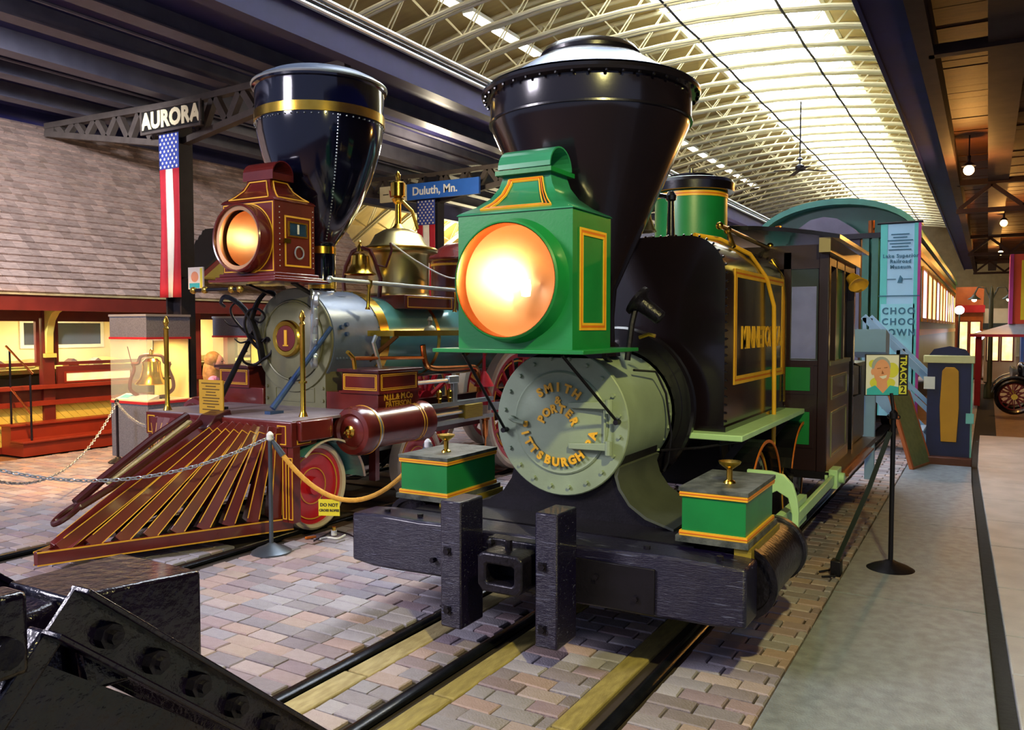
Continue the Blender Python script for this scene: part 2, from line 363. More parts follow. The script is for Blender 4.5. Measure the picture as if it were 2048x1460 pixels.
pn=MB().hexa([(SK0+.03,11.02,arch(SK0,.97)),(SK1-.03,11.02,arch(SK1,.97)),(SK1-.03,12.13,arch(SK1,.97)),(SK0+.03,12.13,arch(SK0,.97))],[(SK0+.03,11.02,arch(SK0,.985)),(SK1-.03,11.02,arch(SK1,.985)),(SK1-.03,12.13,arch(SK1,.985)),(SK0+.03,12.13,arch(SK0,.985))]).build('pane','skylight_glass',wn)
mu=MB().bar((SK0,11,arch(SK0,.98)),(SK1,11,arch(SK1,.98)),.05,.08).build('mullion','joist_paint',wn)
for i in range(-6,44):
    for src in(pn,mu):
        if i==0: continue
        c=src.copy(); COL.objects.link(c); c.parent=wn; c.location=(0,1.15*i,0)
# row of strip lights along the left side of the vault
mat('tube_white','#fff8e6',.5,0,'#fff2d0',4,.4,emit=4.0)
p=at(1050,92,Z=8.45); SX=p.x
sl=None
for i in range(26):
    yy=10.6+1.15*i; z=arch(SX,.64)
    if sl is None:
        t=thing('strip_light',(SX,yy,z),'white strip light in the long row on the tan vault','ceiling light','strip lights on the vault')
        MB().box(SX-.14,SX+.14,yy-.42,yy+.42,z+.03,z+.11).build('housing','white_paint',t); MB().box(SX-.12,SX+.12,yy-.41,yy+.41,z,z+.03).build('diffuser','tube_white',t); sl=t
    else: dup(sl,(SX,yy,z))
# end and side walls of the hall
struct('wall_back',MB().box(-18,8,61.5,61.9,-.3,9.2),'hall_wall')
struct('wall_left_far',MB().box(-18.2,-17.9,3,62,-.3,5.9),'hall_wall')
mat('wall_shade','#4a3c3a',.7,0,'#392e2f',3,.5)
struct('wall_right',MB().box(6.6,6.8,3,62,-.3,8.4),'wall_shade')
# --- dark steel umbrella canopy on the left
mat('canopy_navy','#2f2d5c',.45,.1,'#24234a',3,.6,.05,30)
mat('canopy_beam','#62606c',.5,.2,'#4c4a56',4,.6,.05,30)
mat('canopy_post','#2c2a30',.5,.3,'#1d1b22',6,.6,.1,30)
mat('truss_steel','#5a5048',.55,.2,'#433b36',6,.6,.1,30)
cn=struct('canopy_left',MB().box(-13.95,-6.62,2.7,50,5.35,5.45),'canopy_navy')
for x,wd,dp,mm in((-6.72,.20,.37,'canopy_navy'),(-8.12,.12,.21,'canopy_beam'),(-9.24,.12,.21,'canopy_beam'),(-10.3,.16,.25,'canopy_beam'),(-11.4,.12,.21,'canopy_beam'),(-12.5,.12,.21,'canopy_beam'),(-13.83,.22,.42,'canopy_navy')):
    MB().box(x-wd/2,x+wd/2,2.7,50,5.35-dp,5.35).build('purlin',mm,cn)
    if wd<.19: MB().box(x-.13,x+.13,2.7,50,5.35-dp-.02,5.35-dp).build('purlin_flange',mm,cn)
mat('gutter_pale','#c9d2d4',.35,.4,'#aab4b8',6,.5)
for dz,r,mm in((.20,.034,'gutter_pale'),(.125,.024,'iron_dark'),(.06,.032,'gutter_pale')):
    MB().cyl((-6.585,2.7,5.28+dz),(-6.585,50,5.28+dz),r,n=8).build('gutter_pipe',mm,cn)
for x in(-8.62,-10.85): MB().cyl((x,2.7,5.18),(x,50,5.18),.022,n=6).build('conduit','canopy_beam',cn)
def canopy_post(Y,label):
    t=thing('canopy_post',(-10.3,Y,0),label,'post','posts of the left canopy'); X=-10.3
    MB().box(X-.17,X-.14,Y-.12,Y+.12,0,5.0).box(X+.14,X+.17,Y-.12,Y+.12,0,5.0).box(X-.14,X+.14,Y-.02,Y+.02,0,5.0).build('column','canopy_post',t)
    MB().box(X-.2,X+.2,Y-.2,Y+.2,-.02,.03).build('base_plate','canopy_post',t)
    for s in(-1,1):
        e=X+s*3.25
        MB().bar((X,Y,5.03),(e,Y,5.10),.12,.09).build('top_chord','truss_steel',t); MB().bar((X,Y,4.445),(e,Y,4.98),.12,.09).build('bottom_chord','truss_steel',t)
        n=6; tp=lambda u:(X+s*3.25*u,Y,5.03+.07*u); bt=lambda u:(X+s*3.25*u,Y,4.445+.535*u)
        for i in range(n):
            u0,u1,u2=i/n,(i+.5)/n,(i+1)/n
            MB().bar(bt(u0),tp(u1),.09,.10).build('web_bar','truss_steel',t)
            MB().bar(tp(u1),bt(u2),.09,.10).build('web_bar','truss_steel',t)
        MB().box(min(e,e-s*.25),max(e,e-s*.25),Y-.05,Y+.05,4.92,5.14).build('gusset','truss_steel',t)
canopy_post(8.03,'dark steel canopy post with lattice arms holding the AURORA sign')
canopy_post(14.45,'dark steel canopy post with lattice arms behind the Duluth, Mn. sign')
canopy_post(20.8,'farther dark steel canopy post beyond the Duluth sign'); canopy_post(27.3,'farthest dark steel canopy post in the left row')
# --- right canopy: navy edge girder, beams, plank deck, trusses
mat('girder_navy','#1b1e5a',.6,0,'#141746',3,.6,.06,30,matte=True)
mat('plank_warm','#4d2d15',.6,0,'#38200f',4,.7,.2,30,stretch=(1,8,8),matte=True); vary(MATS['plank_warm'],.2)
mat('beam_brown','#3a2c2a',.7,0,'#281e1f',4,.6,.1,30,matte=True)
cr=struct('canopy_right',MB().box(-1.0,-.62,2.0,44,4.5,4.62),'girder_navy')
MB().box(-1.03,-.99,2.0,44,4.46,5.1).build('edge_fascia','girder_navy',cr); MB().box(-.64,-.5,2.0,44,4.36,4.66).build('edge_beam','beam_brown',cr)
for x in(.10,1.3,2.5,3.7,4.9): MB().box(x-.08,x+.08,2,44,4.42,4.72).box(x-.16,x+.16,2,44,4.40,4.43).build('beam','beam_brown',cr)
y=2.0; k=0; pl=None
while y<44:
    if pl is None: pl=MB().box(-.62,6.5,y,y+.285,4.72,4.76).build('deck_plank','plank_warm',cr)
    else:
        c=pl.copy(); COL.objects.link(c); c.parent=cr; c.location=(0,y-2.0,random.uniform(0,.012))
    y+=.29; k+=1
def cross_truss(Y,big):
    m=MB().box(-.55,5.6,Y-.06,Y+.06,4.36,4.46)
    m.build('cross_beam','beam_brown',cr)
    if big:
        MB().box(-.55,5.6,Y-.05,Y+.05,3.86,3.94).build('truss_chord','beam_brown',cr)
        for i in range(6):
            a=-.5+i*1.0; MB().bar((a,Y,3.94),(a+.5,Y,4.36),.05,.07).build('truss_web','beam_brown',cr); MB().bar((a+.5,Y,4.36),(a+1,Y,3.94),.05,.07).build('truss_web','beam_brown',cr)
cross_truss(8.9,False); cross_truss(17.2,True); cross_truss(27.5,True); cross_truss(37,True)
# ================================================================ TANK ENGINE (green headlight, black stack)
XM=-2.195
mk=thing('steam_locomotive',(XM,6,0),'small black tank engine with green headlamp and huge funnel stack, lettered MINNETONKA','locomotive')
B=lambda: MB()
# frame, buffer beam, posts, coupler pocket
beam=B()
rr=random.Random(3); n=14; xs=[-3.415+(2.445)*i/n for i in range(n+1)]
secs=[]
for i,x in enumerate(xs):
    e=.012 if i in(0,n) else 0; q=lambda: rr.uniform(-.006,.006)
    secs.append([(x,3.885+e+q(),.315+e+q()),(x,4.13,.315+e),(x,4.13,.635-e),(x,3.885+e+q(),.635-e+q())])
vsx=[p for s in secs for p in s]; fs=[(0,1,2,3)]+[(4*i+a,4*i+4+a,4*i+4+(a+1)%4,4*i+(a+1)%4) for i in range(n) for a in range(4)]+[(4*n+3,4*n+2,4*n+1,4*n)]
bb=beam.add(vsx,[f[::-1] for f in fs]).build('buffer_beam','beam_wood',mk,bev=.016)
for x in(-3.2,-2.95,-1.5,-1.12): B().cyl((x,3.98,.625),(x,3.98,.652),.018,n=6).build('bolt','iron_worn',bb)
pl=B().box(-1.86,-1.42,3.872,3.888,.33,.565).build('patch_plate','iron_dark',bb,bev=.004)
for x,z in((-1.74,.48),(-1.52,.40),(-2.78,.42)): B().cyl((x,3.885,z),(x,3.855,z),.016,n=6).build('bolt','iron_worn',bb)
for x0,x1 in((-2.575,-2.44),(-1.985,-1.855)):
    po=B().box(x0,x1,3.655,3.885,.135,.835).build('bumper_post','beam_wood',mk,bev=.01)
    for z in(.235,.56): B().cyl(((x0+x1)/2-.02,3.656,z),((x0+x1)/2-.02,3.636,z),.019,n=6).box((x0+x1)/2-.042,(x0+x1)/2+.002,3.650,3.656,z-.022,z+.022).build('bolt','iron_worn',po)
c=B(); ou_=[(-2.30,.43),(-2.27,.395),(-2.06,.395),(-2.03,.43),(-2.03,.585),(-2.06,.605),(-2.27,.605),(-2.30,.585)]; in_=[(-2.25,.455),(-2.235,.445),(-2.095,.445),(-2.08,.455),(-2.08,.535),(-2.095,.545),(-2.235,.545),(-2.25,.535)]
vq=[(x,y,z) for (pp_,y) in((ou_,3.60),(in_,3.60),(in_,3.80),(ou_,3.80)) for x,z in pp_]
c.add(vq,[(8*a_+i,8*a_+(i+1)%8,8*((a_+1)%4)+(i+1)%8,8*((a_+1)%4)+i) for a_ in range(4) for i in range(8)])
cp=c.build('coupler_pocket','iron_worn',mk,bev=.012)
B().box(-2.36,-1.99,3.79,3.885,.37,.63).build('pocket_plate','iron_worn',cp,bev=.01)
B().box(-2.26,-2.07,3.76,3.79,.43,.56).build('pocket_back','iron_dark',cp)
for x,z in((-2.33,.605),(-2.33,.40),(-2.015,.40),(-2.015,.60)): B().ball((x,3.78,z),.024,8).build('rivet','iron_worn',cp)
B().cyl((-2.165,3.70,.60),(-2.165,3.70,.66),.02,n=8).build('coupling_pin','iron_worn',cp)
for s in(-1,1): B().box(XM+s*.42-.05,XM+s*.42+.05,4.13,8.9,.42,.62).build('frame_rail','iron_dark',mk)
B().box(-3.1,-1.3,4.13,4.45,.36,.64).build('front_frame','iron_dark',mk)
# smokebox, saddle, door
ZC,YF,RS=1.213,4.36,.405
sb=B().lathe((XM,YF+.03,ZC),Y_,[(0,0),(RS,0),(RS,.80),(RS+.02,.80),(RS+.02,.83),(0,.83)],48).build('smokebox','smokebox_paint',mk)
m=B()
for i in range(30):
    a=2*PI*i/30; m.ball((XM+math.cos(a)*RS,YF+.78,ZC+math.sin(a)*RS),.014,6)
for i in range(7): m.ball((XM+RS*math.cos(-.9),YF+.12+i*.1,ZC+RS*math.sin(-.9)),.013,6)
tag(m.build('rivet','smokebox_paint',sb),kind='stuff')
rg=B().lathe((XM,YF,ZC),Y_,[(.300,.012),(.300,0),(.432,0),(.438,.006),(.438,.035),(.30,.035)],56).build('front_ring','smokebox_paint',mk)
for i in range(20):
    a=2*PI*(i+.5)/20; x,z=XM+math.cos(a)*.385,ZC+math.sin(a)*.385
    B().cyl((x,YF,z),(x,YF-.018,z),.014,.011,6).build('bolt','smokebox_paint',rg)
dr=B().lathe((XM,YF-.012,ZC),Y_,[(0,-.022),(.12,-.018),(.25,-.004),(.285,.004),(.30,.0),(.31,.006),(.31,.03)],48).build('smokebox_door','smokebox_paint',mk)
for z in(1.085,1.325):   # strap hinges on the right
    B().bar((XM+.08,YF-.045,z+.0),(XM+.335,YF-.045,z+.01),.024,.032,w1=.03,h1=.045).build('hinge_strap','smokebox_paint',dr,bev=.004)
    B().cyl((XM+.335,YF-.05,z-.035),(XM+.335,YF-.05,z+.045),.022,n=10).build('hinge_knuckle','smokebox_paint',dr)
B().cyl((XM+.305,YF-.04,1.09),(XM+.305,YF-.04,1.36),.008,n=8).build('hinge_rod','smokebox_paint',dr)
B().tube([(XM-.315,YF-.01,1.225),(XM-.315,YF-.05,1.23),(XM-.28,YF-.06,1.215),(XM-.22,YF-.055,1.205)],[.014,.016,.014,.012],8).build('latch_handle','smokebox_paint',dr)
def arc_text(mb,s,size,R,mid,step,o,flip=False,bold=.0036):
    n=len(s)
    for i,ch in enumerate(s):
        if ch==' ': continue
        a=mid+(i-(n-1)/2)*step*(1 if flip else -1)
        er=V((math.cos(a),0,math.sin(a))); et=V((math.sin(a),0,-math.cos(a)))
        ex,ey=(et,er) if not flip else (-et,-er)
        put_text(mb,ch,size,V(o)+er*R,ex,ey,bold=bold,ext=.003)
L=B(); o=(XM,YF-.032,ZC)
arc_text(L,'SMITH',.070,.212,PI/2,.30,o); put_text(L,'&',.062,(XM,YF-.034,ZC+.135),X_,Z_,bold=.0025,ext=.003); arc_text(L,'PORTER',.066,.115,PI/2,.46,(XM,YF-.036,ZC-.03))
L.build('maker_lettering','gold_line',dr); L=B()
arc_text(L,'PITTSBURGH',.068,.235,-PI/2-.42,.24,(XM,YF-.031,ZC),True); arc_text(L,'PA',.068,.235,-PI/2+1.20,.24,(XM,YF-.031,ZC),True)
L.build('city_lettering','gold_line',dr)
# saddle with flared sides
pr=[(-.36,.64+.22),(-.36,.90),(.36,.90),(.36,.86)]
def flare(s): return [(XM+s*a,b) for a,b in((.36,1.02),(.35,.92),(.37,.84),(.43,.755),(.53,.69),(.68,.645),(.68,.60))]
pts=flare(1)+flare(-1)[::-1]
sd=B().prism([(x,YF+.06,z) for x,z in pts],(0,.62,0)).build('saddle','iron_dark',mk,ang=50)
pts=[(XM+a,b) for a,b in((.375,.97),(.36,.92),(.38,.85),(.44,.765),(.54,.70),(.70,.652),(.70,.638),(.53,.686),(.43,.752),(.365,.842),(.34,.92),(.35,.975))]
B().prism([(x,YF+.02,z) for x,z in pts],(0,.66,0)).build('saddle_flange','saddle_grey',sd,ang=50)
pl=B().lathe((XM,YF+.34,ZC),Y_,[(RS+.004,0),(RS+.012,0),(RS+.012,.2),(RS+.004,.2)],6,3.45,3.98).build('side_plate','smokebox_paint',sb)
# boiler and collar
B().lathe((XM,5.19,ZC+.03),Y_,[(0,0),(.47,0),(.47,2.1),(0,2.1)],48).build('boiler','black_paint',mk)
B().lathe((XM,5.20,ZC+.03),Y_,[(.43,0),(.53,.0),(.545,.02),(.545,.07),(.47,.07)],48).build('boiler_collar','black_paint',mk)
# saddle tank
TX0,TX1,TZ0,TZ1,TY0,TY1,TR_=-2.895,-1.505,1.10,2.40,5.40,7.22,.27
pts=[(TX1,TZ0)]+[(p.x,p.z) for p in arc((TX1-TR_,0,TZ1-TR_),X_,Z_,TR_,0,PI/2,8)]+[(p.x,p.z) for p in arc((TX0+TR_,0,TZ1-TR_),X_,Z_,TR_,PI/2,PI,8)]+[(TX0,TZ0)]
tn=B().prism([(x,TY0,z) for x,z in pts],(0,TY1-TY0,0)).build('saddle_tank','tank_black',mk,ang=40)
riv=B()
def rim(step,fn):
    P=[V((x,0,z)) for x,z in pts]; L=0; nxt=0
    for a,b in zip(P,P[1:]):
        d=(b-a).length
        while nxt<=L+d: fn(a.lerp(b,(nxt-L)/d)); nxt+=step
        L+=d
rim(.055,lambda p: riv.ball((p.x+(.004 if p.x>XM else -.004),TY0+.035,p.z+(.006 if p.z>2.3 else 0)),.010,6))
rim(.055,lambda p: riv.ball((p.x+(.004 if p.x>XM else -.004),TY1-.03,p.z+(.006 if p.z>2.3 else 0)),.010,6))
tag(riv.build('rivet','tank_black',tn),kind='stuff')
tm=B().box(TX0-.02,TX1+.02,TY0-.03,TY1,TZ0-.012,TZ0+.02).build('tank_ledge','tank_black',tn)
fr=B(); fr.frame((TX1+.001,5.63,1.385),Y_,Z_,1.55,.80,.022,.004); fr.frame((TX1+.001,5.63,1.385),Y_,Z_,1.55,.80,.022,.004,.036); fr.build('gold_frame','gold_line',tn)
B().frame((TX1+.001,5.63,1.385),Y_,Z_,1.55,.80,.012,.0035,.023).build('orange_frame','orange_line',tn)
L=B(); put_text(L,'MINNETONKA',.225,(TX1+.002,6.46,1.70),Y_,Z_,bold=.004,xs=.86,ext=.003); L.build('lettering','gold_line',tn)
# yellow feed pipe over the tank, brass handrail, running boards
B().tube([(-1.83,5.75,2.44),(-1.7,5.95,2.42),(-1.56,6.25,2.33),(-1.49,6.5,2.16),(-1.462,6.63,1.95),(-1.462,6.67,1.5),(-1.462,6.69,1.0),(-1.47,6.71,.6)],.017,10).build('feed_pipe','gold_line',mk)
B().tube([(-1.60,7.15,2.36),(-1.51,7.18,2.2),(-1.495,7.19,2.0),(-1.49,7.19,1.15)],.012,8).build('sand_pipe','brass',mk)
hr=B().tube([(-1.66,5.80,2.50),(-1.66,7.62,2.46)],.017,10).ball((-1.66,5.79,2.50),.028,10).build('tank_handrail','brass',mk)
for y in(6.0,7.35): B().tube([(-1.60,y-.04,2.36),(-1.66,y,2.49)],.014,8).ball((-1.66,y,2.49),.03,10).build('rail_stanchion','brass',hr)
for x0,x1 in((-1.80,-1.34),(-3.05,-2.59)):
    B().box(x0,x1,5.24,7.5,1.048,1.088).build('running_board','mint',mk,bev=.006)
for y in(5.6,6.9): B().bar((-1.40,y,1.05),(-1.72,y,.62),.05,.02,up=Y_).build('board_bracket','iron_dark',mk)
# round green dome behind the stack, pipe stand with bell
dm=B().lathe((XM,6.80,2.38),Z_,[(.33,0),(.33,.06),(.30,.08),(.30,.52),(.35,.54),(.352,.60),(.30,.63),(.15,.655),(0,.66)],40).build('sand_dome','loco_green',mk)
B().lathe((XM,6.80,2.90),Z_,[(.30,.0),(.355,.005),(.36,.07),(.34,.10),(.2,.12),(.19,.15),(0,.155)],40).build('dome_lid','black_paint',dm)
B().lathe((XM,6.80,2.375),Z_,[(.335,0),(.335,.075),(.305,.085)],40).build('dome_base','black_paint',dm)
B().cyl((XM,6.8,3.05),(XM,6.8,3.12),.02,.016,8).build('lid_knob','black_paint',dm)
for z in(2.475,2.87): B().ring((XM,6.80,z-.02),Z_,.3045,.295,.042,40).build('dome_band','gold_line',dm)
for z in(2.475,2.87): B().ring((XM,6.80,z-.004),Z_,.3055,.295,.010,40).build('dome_stripe','orange_line',dm)
bs=B().lathe((-1.96,5.62,2.40),Z_,[(0,0),(.07,0),(.06,.02),(.03,.03),(.022,.27),(.036,.28),(.04,.31),(.02,.34),(0,.345)],14).build('bell_stand','black_paint',mk)
B().tube([(-1.96,5.62,2.70),(-2.06,5.6,2.72),(-2.16,5.58,2.70),(-2.4,5.58,2.70),(-2.44,5.58,2.4)],.018,8).build('bell_yoke','black_paint',bs)
B().lathe((-2.18,5.58,2.70),-Z_,[(0,0),(.05,.01),(.075,.04),(.085,.14),(.11,.21),(.125,.235),(.11,.235),(0,.1)],20).build('bell','brass_soft',bs)
# stack
YS=4.76
st=B().lathe((XM,YS,1.60),Z_,[(.20,0),(.19,.07),(.165,.09),(.16,.24),(.175,.42),(.61,1.40),(.625,1.46),(.628,1.60),(.668,1.605),(.672,1.63),(.65,1.645),(.60,1.66),(.30,1.86),(.285,1.90),(.26,1.915),(.25,1.90),(.25,1.5),(0,1.45)],64).build('smokestack','stack_black',mk)
B().lathe((XM,YS,3.195),Z_,[(.628,.0),(.676,.004),(.682,.02),(.676,.04),(.645,.045)],64).build('stack_rim','black_paint',st)
m=B()
for i in range(44):
    a=2*PI*i/44; m.ball((XM+math.cos(a)*.66,YS+math.sin(a)*.66,3.193),.012,6)
tag(m.build('rivet','black_paint',st),kind='stuff')
B().ring((XM,YS,3.035),Z_,.634,.60,.012,64).build('stack_seam','black_paint',st)
B().lathe((XM,YS,3.252),Z_,[(.655,0),(.60,.012),(.31,.20),(.30,.205)],64).build('stack_cap','steel_blue',st)
B().lathe((XM,YS,3.45),Z_,[(.315,0),(.315,.02),(.29,.055),(.262,.065),(.25,.05),(.25,-.1)],48).build('cap_lip','black_paint',st)
# headlamp
HX0,HX1,HY0,HY1,HZ0,HZ1=-2.56,-1.855,3.82,4.31,1.665,2.395
hl=B(); HC=(HX0+HX1)/2; HZ=2.028; HR=.302
# front wall with round hole + sides
nseg=48; outer=[]; inner=[]
for i in range(nseg):
    a=2*PI*(i+.5)/nseg; ca,sa=math.cos(a),math.sin(a); k=min((HX1-HX0)/2/abs(ca) if abs(ca)>1e-6 else 9,(HZ1-HZ if sa>0 else HZ-HZ0)/abs(sa) if abs(sa)>1e-6 else 9)
    outer.append((HC+ca*k,HY0,HZ+sa*k)); inner.append((HC+ca*HR,HY0,HZ+sa*HR))
snap_corners(outer,HX0,HX1,HZ0,HZ1)
hl.add(outer+inner,[(i,(i+1)%nseg,(i+1)%nseg+nseg,i+nseg) for i in range(nseg)])
hl.add([(HX0,HY0,HZ0),(HX1,HY0,HZ0),(HX1,HY1,HZ0),(HX0,HY1,HZ0),(HX0,HY0,HZ1),(HX1,HY0,HZ1),(HX1,HY1,HZ1),(HX0,HY1,HZ1)],[(1,2,6,5),(2,3,7,6),(3,0,4,7),(4,5,6,7),(3,2,1,0)])
hb=hl.build('headlamp','loco_green',mk)
# concave hood: pyramid curve to a neck
rf=B(); lv=[(0,0),(.012,.012),(.09,.05),(.155,.10),(.195,.16),(.21,.21),(.215,.235)]
rings=[]
for i_,z in lv:
    rings.append([(HX0-.008+i_,HY0-.008+i_*.72,HZ1+z),(HX1+.008-i_,HY0-.008+i_*.72,HZ1+z),(HX1+.008-i_,HY1+.008-i_*.72,HZ1+z),(HX0-.008+i_,HY1+.008-i_*.72,HZ1+z)])
vv=[p for r in rings for p in r]; ff=[(4*k+a,4*k+(a+1)%4,4*k+4+(a+1)%4,4*k+4+a) for k in range(len(rings)-1) for a in range(4)]+[tuple(4*(len(rings)-1)+a for a in range(4))]
hood=rf.add(vv,ff).build('lamp_hood','loco_green_roof',hb,ang=60)
nx0,nx1=HX0+.19,HX1-.19; ny0,ny1=HY0+.13,HY1-.13; nz=HZ1+.235
pp=arc(((nx0+nx1)/2,ny0,nz),X_,Z_,.145,0,PI,14)  # half-round chimney cap, axis across the engine
yc=(ny0+ny1)/2
prof=[(yc+.135*math.cos(t),nz+.02+.12*math.sin(t)) for t in [PI*i/14 for i in range(15)]]
q=B()
for a,b in zip(prof,prof[1:]): q.hexa([(nx0,a[0],a[1]),(nx1,a[0],a[1]),(nx1,b[0],b[1]),(nx0,b[0],b[1])],[(nx0,yc+(a[0]-yc)*.93,nz+.02+(a[1]-nz-.02)*.93),(nx1,yc+(a[0]-yc)*.93,nz+.02+(a[1]-nz-.02)*.93),(nx1,yc+(b[0]-yc)*.93,nz+.02+(b[1]-nz-.02)*.93),(nx0,yc+(b[0]-yc)*.93,nz+.02+(b[1]-nz-.02)*.93)])
q.build('chimney_cap','loco_green_roof',hood)
B().box(nx0-.012,nx1+.012,yc-.145,yc+.145,nz-.012,nz+.012).build('neck_band','loco_green',hood)
# stripes on hood front and side panel
def strip(m,pts,wd,off):
    for a,b in zip(pts,pts[1:]): m.bar(V(a)+V(off),V(b)+V(off),.006,wd,up=(0,-.55,.83))
def hp(u,i): # point on hood front at fraction u across, level i (list index, float)
    k=int(i); t=i-k; k2=min(k+1,len(lv)-1); a=lv[k][0]*(1-t)+lv[k2][0]*t; z=lv[k][1]*(1-t)+lv[k2][1]*t
    x0,x1=HX0-.008+a,HX1+.008-a; return V((x0+(x1-x0)*u,HY0-.008+a*.72-.004,HZ1+z+.003))
for du,di,mm in((0,0,'gold_line'),(.035,.12,'orange_line'),(.07,.24,'gold_line')):
    m=B(); P_=[hp(.16+du,1.35+di),hp(.16+du,2.3),hp(.16+du,3.2),hp(.16+du,4.2),hp(.16+du,4.75-di),hp(.84-du,4.75-di),hp(.84-du,4.2),hp(.84-du,3.2),hp(.84-du,2.3),hp(.84-du,1.35+di),hp(.16+du,1.35+di)]
    strip(m,P_,.011,(0,0,0)); m.build('hood_stripe',mm,hood)
sp=B().frame((HX1+.001,HY0+.085,HZ0+.10),Y_,Z_,.34,.54,.013,.003); sp.frame((HX1+.001,HY0+.085,HZ0+.10),Y_,Z_,.34,.54,.013,.003,.026); sp.build('side_stripe','gold_line',hb)
B().frame((HX1+.001,HY0+.085,HZ0+.10),Y_,Z_,.34,.54,.012,.0025,.0135).build('side_stripe','orange_line',hb)
B().box(HX0-.11,HX1+.11,HY0-.10,HY1+.16,HZ0-.022,HZ0).build('lamp_shelf','loco_green',hb,bev=.004)
# barrel, reflector, glass rim
B().lathe((HC,HY0,HZ),-Y_,[(.335,0),(.325,.03),(.315,.09),(.305,.10),(.298,.09),(.298,-.02)],56).build('lamp_barrel','loco_green',hb)
rfm=B().lathe((HC,HY0-.02,HZ),Y_,[(.298,0),(.297,.02),(.28,.10),(.245,.18),(.19,.25),(.12,.30),(.05,.325),(0,.33)],56).build('reflector','reflector',hb)
mat('lamp_glow','#ffe6b0',.5,0,'#ffd890',4,.4,emit=10)
B().lathe((HC,HY0+.14,HZ-.03),Z_,[(0,-.05),(.024,-.045),(.03,0),(.024,.045),(0,.05)],14).build('lamp_bulb','lamp_glow',hb)
B().lathe((HC,HY0-.0,HZ),-Y_,[(.2975,-.015),(.2975,.088),(.300,.098),(.2975,.088)],56).build('barrel_lining','copper',hb)
l=bpy.data.lights.new('headlamp_light','POINT'); l.energy=3.2; l.color=(1,.84,.60); l.shadow_soft_size=.03; lo=bpy.data.objects.new('headlamp_light',l); COL.objects.link(lo); lo.location=(HC,HY0+.09,HZ-.02)
# shelf brackets and stay rods
B().box(HC-.28,HC+.28,4.36,4.42,1.60,1.648).build('lamp_bracket','iron_dark',mk)
for x0,x1,z in((HX0+.03,XM-.37,1.15),(HX1-.06,XM+.375,1.24)): B().tube([(x0,HY0+.0,HZ0-.03),(x1,YF-.02,z)],.009,8).cyl((x1,YF+.02,z),(x1,YF-.05,z),.016,n=8).build('stay_rod','iron_dark',mk)
for x in(HX0+.1,HX1-.1): B().bar((x,HY1+.05,HZ0-.02),(XM+(x-XM)*.7,4.75,1.55),.03,.012).build('shelf_strut','iron_dark',mk)
# funnel-shaped relief pipe on the right, small pipes
fu=B().lathe((-1.845,4.72,1.94),V((.55,.05,-.42)),[(.0,-.02),(.095,-.02),(.098,0),(.07,.01),(.052,.03),(.045,.17),(.03,.18),(0,.18)],20).build('relief_funnel','iron_worn',mk)
B().tube([(-1.86,4.72,1.92),(-1.88,4.70,1.8),(-1.90,4.68,1.58)],.02,8).build('funnel_pipe','iron_dark',fu)
B().tube([(-1.80,4.62,1.72),(-1.74,4.62,1.74),(-1.70,4.62,1.73)],.012,6).build('valve_handle','brass',fu)
B().tube([(XM+.33,4.7,1.52),(XM+.38,4.95,1.50),(XM+.43,5.0,1.36),(XM+.46,5.02,1.1),(XM+.44,5.02,.92),(XM+.42,5.0,.86)],.008,6).build('lubricator_pipe','iron_dark',mk)
B().tube([(XM+.415,4.95,1.0),(XM+.6,5.2,1.0),(XM+.8,5.4,1.03)],.008,6).build('drain_rod','iron_worn',mk)
# cylinders, valve chests with oil cups
mat('chest_top','#2e3432',.5,0,'#6f736f',14,.6,.3,60)
mat('brass_plate','#a8912f',.45,.4,'#8a7423',12,.6,.2,60,stretch=(1,1,6))
for s,xc,y0,x0,x1 in((1,-1.075,4.10,-1.375,-1.015),(-1,-3.27,4.24,-3.32,-2.93)):
    cy=B().lathe((xc,y0+.07,.475),Y_,[(0,.03),(.158,.03),(.163,.0),(.195,0),(.195,.035),(.178,.04),(.176,.42),(.18,.74),(.195,.745),(.195,.79),(0,.79)],36).build('cylinder','iron_worn',mk)
    B().box(min(XM+s*.36,xc),max(XM+s*.36,xc),y0+.12,y0+.72,.40,.62).build('cylinder_casting','iron_dark',cy)
    vc=B().box(x0+.015,x1-.015,y0+.015,y0+.60,.70,.93).build('valve_chest','loco_green',mk)
    B().box(x0,x1,y0,y0+.61,.932,.952).build('chest_lid','chest_top',vc)
    for z0,z1,mm in((.905,.932,'gold_line'),(.700,.725,'gold_line')):
        B().box(x0+.004,x1-.004,y0+.004,y0+.606,z0,z1).build('chest_band',mm,vc); B().box(x0+.002,x1-.002,y0+.002,y0+.608,(z0+z1)/2-.003,(z0+z1)/2+.003).build('chest_stripe','orange_line',vc)
    B().box(x0-.012,x1+.006,y0-.01,y0+.64,.668,.70).build('chest_base','chest_top',vc)
    B().lathe(((x0+x1)/2+.02,y0+.24,.95),Z_,[(0,0),(.035,0),(.03,.012),(.016,.02),(.016,.075),(.03,.085),(.055,.105),(.06,.118),(.054,.118),(.02,.10),(0,.10)],18).build('oil_cup','brass',vc)
    B().box(x1-.07,x1+.016,y0+.01,y0+.66,.50,.668).build('cladding_plate','brass_plate',vc)
